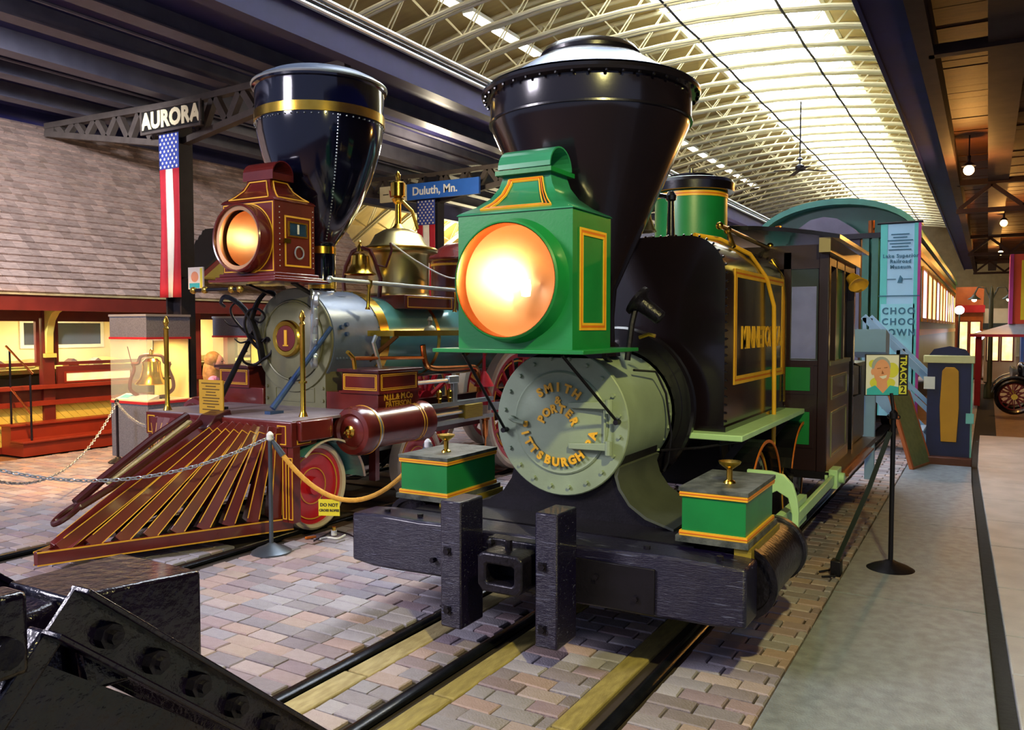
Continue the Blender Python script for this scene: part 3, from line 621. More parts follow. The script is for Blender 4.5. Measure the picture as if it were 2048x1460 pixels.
# guide yoke, guide bars, rods (right side)
p=[(-1.33,.862),(-1.18,.862),(-1.10,.845),(-1.045,.79),(-1.015,.70),(-1.005,.62),(-1.005,.345),(-1.045,.345),(-1.045,.60),(-1.07,.70),(-1.14,.74),(-1.21,.70),(-1.22,.80),(-1.33,.815)]
B().prism([(x,5.36,z) for x,z in p],(0,-.035,0)).build('guide_yoke','mint',mk,bev=.004)
for z in(.565,.425): B().box(-1.145,-1.095,4.95,6.1,z-.02,z+.02).build('guide_bar','mint',mk)
B().box(-1.165,-1.075,5.5,5.68,.43,.57).build('crosshead','mint',mk,bev=.01)
B().cyl((-1.12,4.9,.495),(-1.12,5.5,.495),.02,n=10).build('piston_rod','steel_bright',mk)
B().tube([(-1.3,4.75,.78),(-1.22,5.3,.80)],.016,8).build('valve_rod','mint',mk)
cr_=B().bar((-1.09,5.58,.495),(-1.09,7.28,.52),.035,.075).box(-1.12,-1.05,7.18,7.40,.44,.60).build('main_rod','mint',mk,bev=.006)
B().cyl((-1.16,7.29,.52),(-1.01,7.29,.52),.045,n=14).build('crank_pin','mint',cr_)
for y in(5.95,7.30):
  for s in(-1,1):
    X=XM+s*.735; w_=B().lathe((X-s*.07,y,.47),V((s,0,0)),[(.30,0),(.445,0),(.455,.01),(.455,.09),(.44,.10),(.40,.10),(.40,.085),(.30,.085),(.30,0)],48).build('driving_wheel','iron_dark',mk)
    B().ring((X+s*.028,y,.47),V((s,0,0)),.438,.418,.006,48).build('tire_stripe','gold_line',w_); B().ring((X+s*.028,y,.47),V((s,0,0)),.418,.403,.005,48).build('tire_stripe','orange_line',w_)
    B().ring((X+s*.012,y,.47),V((s,0,0)),.40,.36,.010,48).build('rim_band','smokebox_paint',w_)
    B().cyl((X-s*.06,y,.47),(X+s*.05,y,.47),.085,n=20).build('hub','iron_dark',w_)
    for k in range(10):
        a=2*PI*k/10+.2; B().bar((X,y+.07*math.cos(a),.47+.07*math.sin(a)),(X,y+.37*math.cos(a),.47+.37*math.sin(a)),.035,.05,up=(1,0,0)).build('spoke','iron_dark',w_)
  B().cyl((XM-.72,y,.47),(XM+.72,y,.47),.06,n=12).build('axle','iron_dark',mk)
# splasher arcs over the front and rear wheels
for y in(5.95,7.30):
    q=B()
    for a,b in zip(arc((-1.42,y,.47),Y_,Z_,.50,.35,PI-.35,14),arc((-1.42,y,.47),Y_,Z_,.50,.35,PI-.35,14)[1:]): q.bar(a,b,.14,.012,up=(b-a).cross(X_))
    sp_=q.build('wheel_splasher','black_paint',mk)
    q=B()
    A=arc((-1.345,y,.47),Y_,Z_,.497,.35,PI-.35,18)
    for a,b in zip(A,A[1:]): q.bar(a,b,.008,.02,up=(b-a).cross(X_))
    q.build('splasher_line','orange_line',sp_)
# firebox, ash pan
B().box(XM-.45,XM+.45,6.2,7.25,.55,1.1).build('firebox','iron_dark',mk)
for x in(-1.62,-1.55): B().tube([(x,5.7,1.05),(x+.02,5.72,.7),(x+.08,5.75,.5)],.012,6).build('drain_pipe','iron_dark',mk)
# cab
CX0,CX1,CY0,CY1=-3.235,-1.155,7.30,8.86
cabf=B().box(CX0+.08,CX1-.08,CY0,CY0+.04,.56,1.47).build('cab_front_wall','cab_brown',mk)
for x0,x1,z0,z1 in((-1.56,-1.30,1.26,1.50),(-1.56,-1.30,.80,1.12),(-3.09,-2.83,1.26,1.50)): 
    B().box(x0,x1,CY0-.006,CY0+.002,z0-.02,z1-.06).build('green_panel','loco_green',cabf); B().frame((x0-.03,CY0-.002,z0-.05),X_,Z_,x1-x0+.06,z1-z0+.02,.028,.008).build('panel_frame','cab_brown',cabf)
for x in(CX0,CX1-.085): B().box(x,x+.085,CY0-.02,CY0+.07,.53,2.48).build('corner_post','cab_brown',mk,bev=.008)
for x in(-1.50,-2.86): B().box(x-.03,x+.03,CY0,CY0+.04,1.47,2.42).build('window_post','cab_brown',mk)
B().box(CX0+.08,CX1-.08,CY0,CY0+.05,2.28,2.48).build('front_header','cab_brown',mk); B().box(CX0+.08,CX1-.08,CY0-.015,CY0+.055,1.46,1.50).build('front_sill','cab_brown',mk)
mat('cab_glass','#9fb4c4',.06,0,'#8ea6b8',3,.4,alpha=.08)
for x0,x1 in((-1.47,-1.24),(-3.15,-2.89)): B().box(x0,x1,CY0+.015,CY0+.02,1.50,2.28).build('cab_window','cab_glass',mk)
for X,s in((CX1,1),(CX0,-1)):
    sw_=B().box(min(X,X-s*.04),max(X,X-s*.04),CY0+.06,CY1-.36,.55,1.46).build('cab_side','cab_brown',mk)
    for z0,z1 in((1.16,1.36),(.66,1.05)): B().frame((X+(s>0)*.002-(s<0)*.002,CY0+.16 if s>0 else CY1-.48,z0),V((0,s,0)),Z_,.86,z1-z0,.02,.008).build('side_panel_moulding','smokebox_front',sw_)
    B().box(min(X+s*.01,X-s*.05),max(X+s*.01,X-s*.05),CY0+.06,CY1-.34,1.455,1.49).build('side_sill','smokebox_front',sw_)
    for y in(CY0+.34,CY0+.8): B().box(min(X,X-s*.05),max(X,X-s*.05),y,y+.05,1.49,2.40).build('side_mullion','cab_brown',sw_)
    B().box(min(X,X-s*.05),max(X,X-s*.05),CY0+.06,CY1,2.30,2.42).build('side_header','cab_brown',sw_)
    B().box(min(X,X-s*.07),max(X,X-s*.07),CY1-.10,CY1,.53,2.45).build('rear_post','black_paint',mk,bev=.006)
    B().box(min(X-s*.02,X-s*.03),max(X-s*.02,X-s*.03),CY0+.39,CY0+.80,1.49,2.30).build('side_shutter','loco_green' if s>0 else 'cab_brown',sw_)
    B().tube([(X+s*.01,CY1-.12,1.10),(X+s*.07,CY1-.12,1.12),(X+s*.07,CY1-.12,1.40),(X+s*.01,CY1-.12,1.42)],.012,8).build('grab_iron','black_paint',mk)
for x0,x1 in((-3.15,-1.80),(-1.52,-1.23)): B().box(x0,x1,CY1-.05,CY1-.01,.56,2.48).build('cab_back_wall','cab_brown',mk)
B().box(-1.80,-1.52,CY1-.05,CY1-.01,.56,1.46).box(-1.80,-1.52,CY1-.05,CY1-.01,2.2,2.48).build('back_window_surround','cab_brown',mk)
roof=B(); nn=10
xs=[CX0-.10+(CX1-CX0+.2)*i/nn for i in range(nn+1)]; rz=lambda x: 2.50+.13*(1-((x-XM)/1.15)**2)
for a,b in zip(xs,xs[1:]): roof.hexa([(a,CY0-.18,rz(a)),(b,CY0-.18,rz(b)),(b,CY1+.14,rz(b)),(a,CY1+.14,rz(a))],[(a,CY0-.18,rz(a)+.035),(b,CY0-.18,rz(b)+.035),(b,CY1+.14,rz(b)+.035),(a,CY1+.14,rz(a)+.035)])
roof.build('cab_roof','black_paint',mk,ang=50)
B().bar((CX1-.02,CY0-.15,2.46),(CX1-.02,CY1+.12,2.44),.09,.12).build('roof_cove','brass_soft',mk)
for y in(8.0,8.25): B().lathe((CX1+.02,y+.5,2.24),V((.5,-.5,-.6)),[(0,-.04),(.05,-.04),(.055,.02),(.085,.08),(.08,.085),(0,.05)],16).build('cab_lamp','gold_line',mk)
# floor, step, bunker
B().box(CX0-.06,CX1+.10,CY0-.05,9.9,.50,.56).build('cab_floor','iron_dark',mk)
B().box(CX1-.02,CX1+.16,7.42,9.2,.515,.535).build('step_board','copper',mk)
bk=B().box(CX0+.1,CX1-.03,CY1+.02,9.95,.56,1.40).build('coal_bunker','iron_worn',mk,bev=.02)
B().box(CX0+.08,CX1-.01,CY1+.02,9.97,1.37,1.41).build('bunker_rim','smokebox_front',bk)
B().box(CX0+.3,CX1-.06,9.95,10.1,.3,.62).build('rear_beam','beam_wood',mk)
B().box(CX1-.22,CX1-.02,8.9,9.8,.30,.50).build('rear_toolbox','iron_dark',mk)
for y in(7.7,8.6): B().box(XM-.5,XM+.5,y-.05,y+.05,.42,.52).build('floor_bearer','iron_dark',mk)
# ================================================================ OLD MAROON AND TEAL ENGINE
XK=-5.85
ck_=thing('steam_locomotive',(XK,7,0),'maroon, teal and brass old engine with slatted pilot, number 1 plate and tall navy stack','locomotive')
K=ck_
# pilot (slatted) -------------------------------------------------
TIP=V((XK,3.31,.125)); YB=4.88
pil=B().box(XK-.93,XK+.93,YB,YB+.30,.79,1.0).build('pilot_beam','maroon',K,bev=.008)
for s in(-1,1):
    E_=V((XK+s*.79,5.02,.125))
    d=(E_-TIP).normalized(); 
    B().bar(TIP,E_,.05,.10).build('base_bar','maroon',K,bev=.004)
    nrm=V((d.y*s,-d.x*s,0))
    for dz,mm in((.046,'gold_line'),(-.046,'gold_line')): B().bar(TIP+nrm*.024+V((0,0,dz)),E_+nrm*.024+V((0,0,dz)),.006,.010).build('base_line',mm,pil)
    for k in range(5):
        p=TIP.lerp(E_,.1+.19*k)+nrm*.024; B().cyl(p,p+nrm*.01,.012,n=6).build('bolt','maroon',pil)
    n=9
    for i in range(n):
        u=(i+.75)/(n+.45); tb=TIP.lerp(E_,u)+V((0,0,.05)); tp=V((XK+s*(.06+.80*(i+.5)/n),YB-.012,.955))
        ax=(tp-tb).normalized(); out=(nrm*1.0+V((0,0,.35))).normalized(); side=ax.cross(out).normalized(); out=side.cross(ax).normalized()
        if out.dot(nrm)<0: out=-out
        wb,wt,db,dt=.050,.034,.16,.10
        mk4=lambda c,w_,dd:[c-side*w_+out*.0,c+side*w_+out*.0,c+side*w_-out*dd,c-side*w_-out*dd]
        sl_=B().hexa(mk4(tb,wb,db),mk4(tp,wt,dt)).build('slat','maroon',K,bev=.003)
        ln=B()
        for q in(-1,1): ln.bar(tb.lerp(tp,.04)+side*q*(wb-.004)+out*.001,tb.lerp(tp,.93)+side*q*(wt-.004)+out*.001,.007,.005,up=out)
        ln.bar(tb.lerp(tp,.93)-side*(wt-.002)+out*.001,tb.lerp(tp,.93)+side*(wt-.002)+out*.001,.005,.007,up=out)
        ln.build('slat_line','gold_line',sl_)
    # end boards
    for a,b in((.80,.855),(.865,.925)):
        x0,x1=sorted((XK+s*a,XK+s*b)); eb=B().box(x0,x1,YB+.0+.02,YB+.10,.16,.80).build('end_board','maroon',K); B().frame((x0,YB+.018,.18),X_,Z_,x1-x0,.53,.007,.003,.006).build('board_line','gold_line',eb)
    x0=XK+s*.77-(.0 if s>0 else .13)
    B().frame((x0,YB-.001,.81),X_,Z_,.10,.16,.009,.003).build('beam_panel_line','gold_line',pil)
    B().frame((XK+s*.93+s*.001,YB+.06 if s>0 else YB+.24,.81),V((0,s,0)),Z_,.16,.16,.009,.003).build('beam_panel_line','gold_line',pil)
    # rounded beam end
    pts=[(XK+s*.86,YB+.10)]+[(XK+s*(.90+.12*math.sin(t)),YB+.42-.0-.12*math.cos(t)+.02) for t in [PI/2*i/6 for i in range(7)]]+[(XK+s*.86,YB+.60)]
    B().prism([(x,y,.835) for x,y in [(XK+s*.86,YB+.06),(XK+s*.98,YB+.06),(XK+s*1.0,YB+.38),(XK+s*.965,YB+.46),(XK+s*.86,YB+.50)]],(0,0,.17)).build('beam_end','maroon',pil,bev=.012)
mat('deck_plate','#9a8f96',.42,.2,'#7d7078',5,.6,.1,40)
B().box(XK-.92,XK+.92,YB+.02,6.0,.985,1.012).build('front_deck','deck_plate',K,bev=.004)
B().prism([(XK-.06,YB,.74),(XK-.12,YB-.14,.92),(XK-.1,YB-.06,1.02),(XK-.1,YB+.1,1.06),(XK-.1,YB+.2,.74)],(.2,0,0)).build('drawbar_bracket','maroon_dark',K,bev=.01)
db=B().tube([(XK-.02,4.62,1.03),(XK-.02,4.3,.88),(XK-.02,3.85,.62),(XK-.02,3.62,.47)],.036,10).build('draw_bar','maroon_dark',K)
B().tube([(XK+.10,4.66,.98),(XK+.09,4.3,.80),(XK+.06,3.85,.55),(XK+.02,3.62,.44)],.030,8).build('draw_bar_stay','maroon_dark',db)
B().bar((XK+.04,4.6,.99),(XK+.03,3.85,.58),.05,.02).build('draw_bar_strap','timber_pale',db)
B().tube([V((XK-.0,3.54,.405))+V((math.cos(t)*.045,-math.sin(t)*.0+math.cos(t)*0,0))+V((0,math.sin(t)*.10,math.sin(t)*.055)) for t in [2*PI*i/20 for i in range(20)]],.022,8,True).build('draw_bar_eye','maroon_dark',db)
# notice plate on the pilot deck is a thing of its own (below)
# flagstaffs
for x,y,z0,z1 in((-5.10,5.20,1.0,1.92),(-6.60,4.98,1.0,1.88)):
    f_=B().lathe((x,y,z0),Z_,[(0,0),(.045,0),(.03,.04),(.022,.06),(.022,z1-z0-.12),(.028,z1-z0-.11),(.015,z1-z0-.09),(.028,z1-z0-.05),(.018,z1-z0-.02),(.01,z1-z0),(0,z1-z0+.01)],14).build('flagstaff','brass',K)
    B().ring((x,y,z0+.30),Z_,.036,.02,.018,14).build('staff_collar','brass',f_)
# smokebox ------------------------------------------------------
ZK,YK,RK=1.655,5.86,.50
sbk=B().lathe((XK,YK,ZK),Y_,[(0,0.0),(.49,0),(.51,.01),(.51,.05),(RK,.055),(RK,.72),(0,.72)],48).build('smokebox','smokebox_blue',K)
ft=B().lathe((XK,YK-.002,ZK),Y_,[(.40,0),(.40,-.02),(.50,-.022),(.505,-.012),(.505,.0)],48).build('front_ring','smokebox_front',K)
dk=B().lathe((XK,YK-.02,ZK),Y_,[(0,-.06),(.17,-.055),(.30,-.035),(.375,-.008),(.385,.01),(.40,.015)],48).build('smokebox_door','smokebox_front',K)
B().torus((XK,YK-.03,ZK),Y_,.385,.010,48,6).build('door_bead','smokebox_front',dk)
npk=B().lathe((XK,YK-.082,ZK+.02),Y_,[(0,-.03),(.12,-.03),(.13,-.04),(.165,-.045),(.178,-.03),(.178,.02)],36).build('number_plate','brass',K)
B().cyl((XK,YK-.114,ZK+.02),(XK,YK-.118,ZK+.02),.122,n=36).build('plate_field','maroon',npk)
L=B(); put_text(L,'1',.19,(XK,YK-.12,ZK+.02),X_,Z_,bold=.008,ext=.004); L.box(XK-.035,XK+.035,YK-.124,YK-.116,ZK-.055,ZK-.043); L.build('plate_numeral','gold_line',npk)
B().bar((XK-.40,YK-.05,ZK),(XK-.28,YK-.07,ZK),.02,.03).build('door_latch','iron_worn',dk); B().bar((XK,YK-.03,ZK-.41),(XK,YK-.06,ZK-.36),.03,.03).build('door_dog','iron_worn',dk)
pd=B().prism([(XK-.40,YK-.005,1.012),(XK+.40,YK-.005,1.012),(XK+.40,YK-.005,1.45),(XK+.33,YK-.005,1.36),(XK+.22,YK-.005,1.27),(XK+.08,YK-.005,1.225),(XK-.08,YK-.005,1.225),(XK-.22,YK-.005,1.27),(XK-.33,YK-.005,1.36),(XK-.40,YK-.005,1.45)],(0,.6,0)).build('smokebox_pedestal','smokebox_front',K)
B().frame((XK-.26,YK-.006,1.06),X_,Z_,.52,.14,.012,.006).build('pedestal_panel','smokebox_front',pd)
for x in(-.37,.37):
    for z in(1.08,1.2,1.34): B().cyl((XK+x,YK-.005,z),(XK+x,YK-.022,z),.016,n=6).build('bolt','smokebox_front',pd)
m=B()
for k in range(14):
    m.ball((XK+.50*math.cos(-.35),YK+.08+k*.045,ZK+.50*math.sin(-.35)),.014,6)
for k in range(24):
    a=2*PI*k/24; m.ball((XK+RK*math.cos(a),YK+.69,ZK+RK*math.sin(a)),.011,6)
tag(m.build('rivet','smokebox_blue',sbk),kind='stuff')
for a,y in((.25,.12),(.12,.18),(.3,.2)): B().cyl((XK+RK*math.cos(a)*.98,YK+y,ZK+RK*math.sin(a)),(XK+RK*math.cos(a)*1.06,YK+y,ZK+RK*math.sin(a)*1.06),.022,n=6).build('bolt','steel_blue',sbk)
# braces
for s in(-1,1):
    br=B().tube([(XK+s*.50,YK-.03,1.78),(XK+s*.36,5.22,1.06)],[.022,.030],10).build('smokebox_brace','steel_blue' if s>0 else 'iron_dark',K)
    B().bar((XK+s*.36,5.16,1.025),(XK+s*.36,5.32,1.02),.07,.03).build('brace_foot','steel_blue' if s>0 else 'iron_dark',br)
# scroll brackets under the lamp shelf
def curl(pts,r0,r1,n=24):
    """smooth tapered ribbon through control points (Catmull-Rom)"""
    pts=[V(p) for p in pts]; P=[pts[0]]+pts+[pts[-1]]; out=[]
    for i in range(1,len(P)-2):
        for k in range(8):
            t=k/8; a,b,c,d=P[i-1],P[i],P[i+1],P[i+2]
            out.append(.5*((2*b)+(c-a)*t+(2*a-5*b+4*c-d)*t*t+(3*b-a-3*c+d)*t**3))
    out.append(pts[-1]); N=len(out)
    return out,[r0+(r1-r0)*i/(N-1) for i in range(N)]
def scroll(s,mm):
    # plane leaning outward from the boiler: u outward, v up
    o=V((XK+s*.34,YK-.10,1.46)); eu=V((s*.75,-.66,0)).normalized(); ev=Z_
    Q=lambda u,v:o+eu*u+ev*v
    m=B()
    for pts,r0,r1 in (([(0,0),(.02,.14),(.06,.30),(.12,.44),(.22,.56),(.34,.62),(.38,.56),(.34,.52)],0.039,0.020),
                      ([(.02,.10),(.12,.22),(.16,.36),(.12,.48),(.03,.50),(-.03,.43),(.02,.37),(.07,.40)],0.033,0.015),
                      ([(.05,.20),(.16,.28),(.26,.40),(.29,.50),(.24,.56),(.19,.51)],0.027,0.014),
                      ([(0,0),(-.08,.06),(-.10,.16),(-.05,.22),(.0,.18)],0.030,0.014),
                      ([(.10,.40),(.04,.56),(-.04,.66),(-.12,.66),(-.13,.60)],0.030,0.015),
                      ([(0,0),(.08,-.05),(.17,-.02),(.19,.06),(.14,.09)],0.030,0.014),
                      ([(.2,.33),(.3,.34),(.36,.40)],0.018,0.009),([(.10,.2),(.2,.17),(.26,.21)],0.018,0.009)):
        P_,rr_=curl([Q(u,v) for u,v in pts],r0,r1); m.tube(P_,[q_*1.2 for q_ in rr_],8,flat=.5)
    m.build('scroll_bracket',mm,K)
scroll(-1,'iron_dark'); scroll(1,'steel_bright')
# bar with brass ends below the shelf
sbm=B().cyl((XK-.62,5.22,2.13),(XK-.05,5.22,2.13),.018,n=10).build('shelf_bar','iron_dark',K)
for x in(-.66,-.50,-.14,-.03): B().ball((XK+x,5.22,2.13),.035,10,(1.2,.8,1)).build('bar_knob','brass',sbm)
# headlamp ------------------------------------------------------
KX0,KX1,KY0,KY1,KZ0,KZ1=-6.185,-5.52,5.30,5.80,2.275,2.92; KC=(KX0+KX1)/2; KZ=2.585; KR=.285
h=B(); outer=[];inner=[]
for i in range(nseg):
    a=2*PI*(i+.5)/nseg; ca,sa=math.cos(a),math.sin(a); k=min((KX1-KX0)/2/abs(ca) if abs(ca)>1e-6 else 9,(KZ1-KZ if sa>0 else KZ-KZ0)/abs(sa) if abs(sa)>1e-6 else 9)
    outer.append((KC+ca*k,KY0,KZ+sa*k)); inner.append((KC+ca*KR,KY0,KZ+sa*KR))
snap_corners(outer,KX0,KX1,KZ0,KZ1)
h.add(outer+inner,[(i,(i+1)%nseg,(i+1)%nseg+nseg,i+nseg) for i in range(nseg)])
h.add([(KX0,KY0,KZ0),(KX1,KY0,KZ0),(KX1,KY1,KZ0),(KX0,KY1,KZ0),(KX0,KY0,KZ1),(KX1,KY0,KZ1),(KX1,KY1,KZ1),(KX0,KY1,KZ1)],[(1,2,6,5),(2,3,7,6),(3,0,4,7),(4,5,6,7),(3,2,1,0)])
hk=h.build('headlamp','maroon',K)
rf=B(); lv=[(0,0),(.015,.02),(.08,.06),(.15,.12),(.19,.18),(.20,.225)]; rings=[[(KX0-.012+i_,KY0-.012+i_*.72,KZ1+z),(KX1+.012-i_,KY0-.012+i_*.72,KZ1+z),(KX1+.012-i_,KY1+.012-i_*.72,KZ1+z),(KX0-.012+i_,KY1+.012-i_*.72,KZ1+z)] for i_,z in lv]
hoodk=rf.add([p for r in rings for p in r],[(4*k+a,4*k+(a+1)%4,4*k+4+(a+1)%4,4*k+4+a) for k in range(len(rings)-1) for a in range(4)]+[tuple(4*(len(rings)-1)+a for a in range(4))]).build('lamp_hood','maroon',hk,ang=60)
yc=(KY0+KY1)/2; nz=KZ1+.245; prof=[(yc+.13*math.cos(t),nz+.03+.12*math.sin(t)) for t in [PI*i/14 for i in range(15)]]; q=B(); x0,x1=KX0+.14,KX1-.14
sc=lambda a:(yc+(a[0]-yc)*.92,nz+.03+(a[1]-nz-.03)*.92)
for a,b in zip(prof,prof[1:]): q.hexa([(x0,*a),(x1,*a),(x1,*b),(x0,*b)],[(x0,*sc(a)),(x1,*sc(a)),(x1,*sc(b)),(x0,*sc(b))])
q.build('chimney_cap','maroon',hoodk); B().box(x0,x1,yc-.13,yc+.13,nz-.03,nz+.03).build('cap_tray','maroon',hoodk)
for e,u0 in((.02,.12),):
    q=B()
    def kp(u,i):
        k=int(i); t=i-k; k2=min(k+1,len(lv)-1); a=lv[k][0]*(1-t)+lv[k2][0]*t; z=lv[k][1]*(1-t)+lv[k2][1]*t; xa,xb=KX0-.012+a,KX1+.012-a
        return V((xa+(xb-xa)*u,KY0-.012+a*.72-.004,KZ1+z+.003))
    def ks(u,i):
        k=int(i); t=i-k; k2=min(k+1,len(lv)-1); a=lv[k][0]*(1-t)+lv[k2][0]*t; z=lv[k][1]*(1-t)+lv[k2][1]*t; ya,yb=KY0-.012+a*.72,KY1+.012-a*.72
        return V((KX1+.012-a+.004,ya+(yb-ya)*u,KZ1+z+.003))
    for fn in(kp,ks):
        P_=[fn(.1,1.2),fn(.1,2),fn(.12,3),fn(.14,4.4),fn(.86,4.4),fn(.88,3),fn(.9,2),fn(.9,1.2),fn(.1,1.2)]
        for a,b in zip(P_,P_[1:]): q.bar(a,b,.010,.010)
    q.build('hood_line','gold_line',hoodk)
B().ring((KC,KY0-.002,KZ),-Y_,.322,.312,.004,48).build('face_line','gold_line',hk); B().frame((KX0,KY0-.001,KZ0),X_,Z_,KX1-KX0,KZ1-KZ0,.010,.003,.012).build('face_line','gold_line',hk)
B().lathe((KC,KY0+.02,KZ),-Y_,[(.308,0),(.308,.16),(.30,.17),(.288,.165),(.288,0)],48).build('lamp_barrel','maroon',hk)
B().lathe((KC,KY0+.02,KZ),-Y_,[(.287,0),(.287,.14),(.25,.135),(.25,.125)],48).build('barrel_lining','reflector',hk)
B().lathe((KC,KY0-.0,KZ),Y_,[(.25,-.03),(.248,.02),(.235,.08),(.20,.16),(.15,.22),(.08,.26),(0,.275)],48).build('reflector','reflector',hk)
l=bpy.data.lights.new('old_reflector_fill','POINT'); l.energy=.9; l.color=(1,.80,.45); l.shadow_soft_size=.03; lo=bpy.data.objects.new('old_reflector_fill',l); COL.objects.link(lo); lo.location=(KC,KY0+.08,KZ)  # small light added inside the bulbless reflector to brighten it
for dz,e in((.0,.03),(-.03,.055),(-.055,.10)): B().box(KX0-e,KX1+e,KY0-e,KY1+e,KZ0-.03+dz,KZ0+dz).build('lamp_moulding','maroon',hk,bev=.008)
sd_=B().frame((KX1+.001,KY0+.12,KZ0+.06),Y_,Z_,.33,.46,.016,.004).build('side_line','gold_line',hk)
nb=B().frame((KX1+.002,KY0+.165,KZ0+.33),Y_,Z_,.24,.14,.014,.008).build('number_frame','brass',hk)
mat('number_glass','#20344a',.1,0,'#35506a',8,.6); B().box(KX1-.002,KX1+.004,KY0+.175,KY0+.395,KZ0+.34,KZ0+.46).build('number_glass','number_glass',nb)
L=B(); put_text(L,'1',.11,(KX1+.007,KY0+.285,KZ0+.40),Y_,Z_,bold=.006); L.build('numeral','white_paint',nb)
B().torus((KX1+.004,KY0+.30,KZ0+.19),X_,.055,.008,20,6).build('peep_hole','steel_bright',hk); B().bar((KX1+.01,KY0+.10,KZ0+.29),(KX1+.03,KY0+.16,KZ0+.285),.03,.04).build('door_catch','brass',hk)
m=B()
for i in range(12): m.ball((KX1+.001,KY0+.06,KZ0+.06+i*.048),.006,6).ball((KX1+.001,KY1-.02,KZ0+.06+i*.048),.006,6)
tag(m.build('rivet','white_paint',hk),kind='stuff')
for x in(-.3,.3): B().bar((XK+x,5.55,2.19),(XK+x*.8,5.95,2.06),.05,.02).build('shelf_strut','iron_dark',K)
# stack -----------------------------------------------------------
YT=6.25
sk=B().lathe((XK,YT,2.10),Z_,[(.20,0),(.145,.04),(.135,.06),(.135,.50),(.16,.54),(.22,.62),(.30,.74),(.40,.93),(.50,1.16),(.575,1.40),(.615,1.58),(.632,1.74),(.635,2.02),(.66,2.03),(.66,2.06),(.63,2.08)],64).build('smokestack','navy_gloss',K)
B().lathe((XK,YT,2.05),Z_,[(.27,0),(.26,.04),(.20,.07),(.14,.09)],40).build('stack_saddle','smokebox_blue',sk)
B().lathe((XK,YT,4.16),Z_,[(.655,0),(.60,.06),(.50,.11),(.34,.15),(.15,.17),(0,.175)],56).build('stack_bonnet','smokebox_blue',sk)
B().torus((XK,YT,4.165),Z_,.652,.018,64,8).build('bonnet_bead','steel_bright',sk)
for z0,z1,r in((3.80,3.89,.642),(2.52,2.59,.142),(2.17,2.25,.142)): B().ring((XK,YT,z0),Z_,r,r-.02,z1-z0,64).build('brass_band','brass',sk)
m=B()
for k in range(40):
    t=k/39; z=2.66+t*1.12; pf=[(.16,.54),(.22,.62),(.30,.74),(.40,.93),(.50,1.16),(.575,1.40),(.615,1.58),(.632,1.74)]
    r=next((a[0]+(b[0]-a[0])*((z-2.10)-a[1])/(b[1]-a[1]) for a,b in zip(pf,pf[1:]) if a[1]<=z-2.10<=b[1]),.632)
    a_=-.55; m.ball((XK+r*math.cos(a_),YT+r*math.sin(a_),z),.009,6)
for k in range(60): a_=2*PI*k/60; m.ball((XK+.634*math.cos(a_),YT+.634*math.sin(a_),3.775),.008,6)
tag(m.build('rivet','steel_bright',sk),kind='stuff')
# boiler, bands, domes -----------------------------------------------
bo=B().lathe((XK,6.58,ZK),Y_,[(0,0),(.455,0),(.455,4.4),(0,4.4)],48).build('boiler_jacket','teal_jacket',K)
for y,wd,r in((6.56,.14,.508),(7.62,.06,.459),(8.7,.06,.459),(9.8,.06,.459)): B().ring((XK,y,ZK),Y_,r,r-.05,wd,48).build('boiler_band','brass',bo)
def dome(y,mm,r,z0,z1,zt,mcap):
    d_=B().lathe((XK,y,z0),Z_,[(r+.10,0),(r+.06,.08),(r+.01,.12),(r,.15),(r,z1-z0-.05),(r+.02,z1-z0-.02),(r+.10,z1-z0),(r+.105,z1-z0+.02),(r+.07,z1-z0+.045),(r-.02,z1-z0+.09),(r-.08,zt-z0-.09),(r-.18,zt-z0-.03),(0,zt-z0)],48).build('steam_dome' if mm!='maroon' else 'sand_box',mm,K); return d_
d1=dome(7.50,'brass_soft',.345,2.02,2.63,2.92,'brass')
B().box(XK-.46,XK+.46,7.02,7.95,1.98,2.13).build('dome_skirt','maroon',d1,bev=.01); B().frame((XK+.461,7.06,1.995),Y_,Z_,.84,.12,.010,.003).build('skirt_line','gold_line',d1)
B().torus((XK,7.5,2.66),Z_,.43,.022,48,8).build('dome_bead','brass',d1)
wh=B().lathe((XK,7.50,2.90),Z_,[(0,0),(.09,0),(.05,.04),(.035,.06),(.035,.28),(.06,.31),(.075,.34),(.04,.36),(.085,.37),(.085,.52),(.06,.54),(.02,.55),(.025,.58),(.03,.61),(.012,.65),(0,.66)],20).build('whistle','brass',d1)
B().tube([(XK+.05,7.5,3.22),(XK+.16,7.55,3.1),(XK+.2,7.6,2.9)],.02,8).build('whistle_lever','brass',wh)
d2=dome(8.75,'maroon',.36,2.02,2.62,2.86,'maroon')
for z in(2.25,2.55): B().ring((XK,8.75,z),Z_,.366,.35,.03,40).build('box_line','gold_line',d2)
B().box(XK-.46,XK+.46,8.25,9.2,1.98,2.13).build('box_skirt','maroon',d2,bev=.01); B().frame((XK+.461,8.29,1.995),Y_,Z_,.86,.12,.010,.003).build('skirt_line','gold_line',d2)
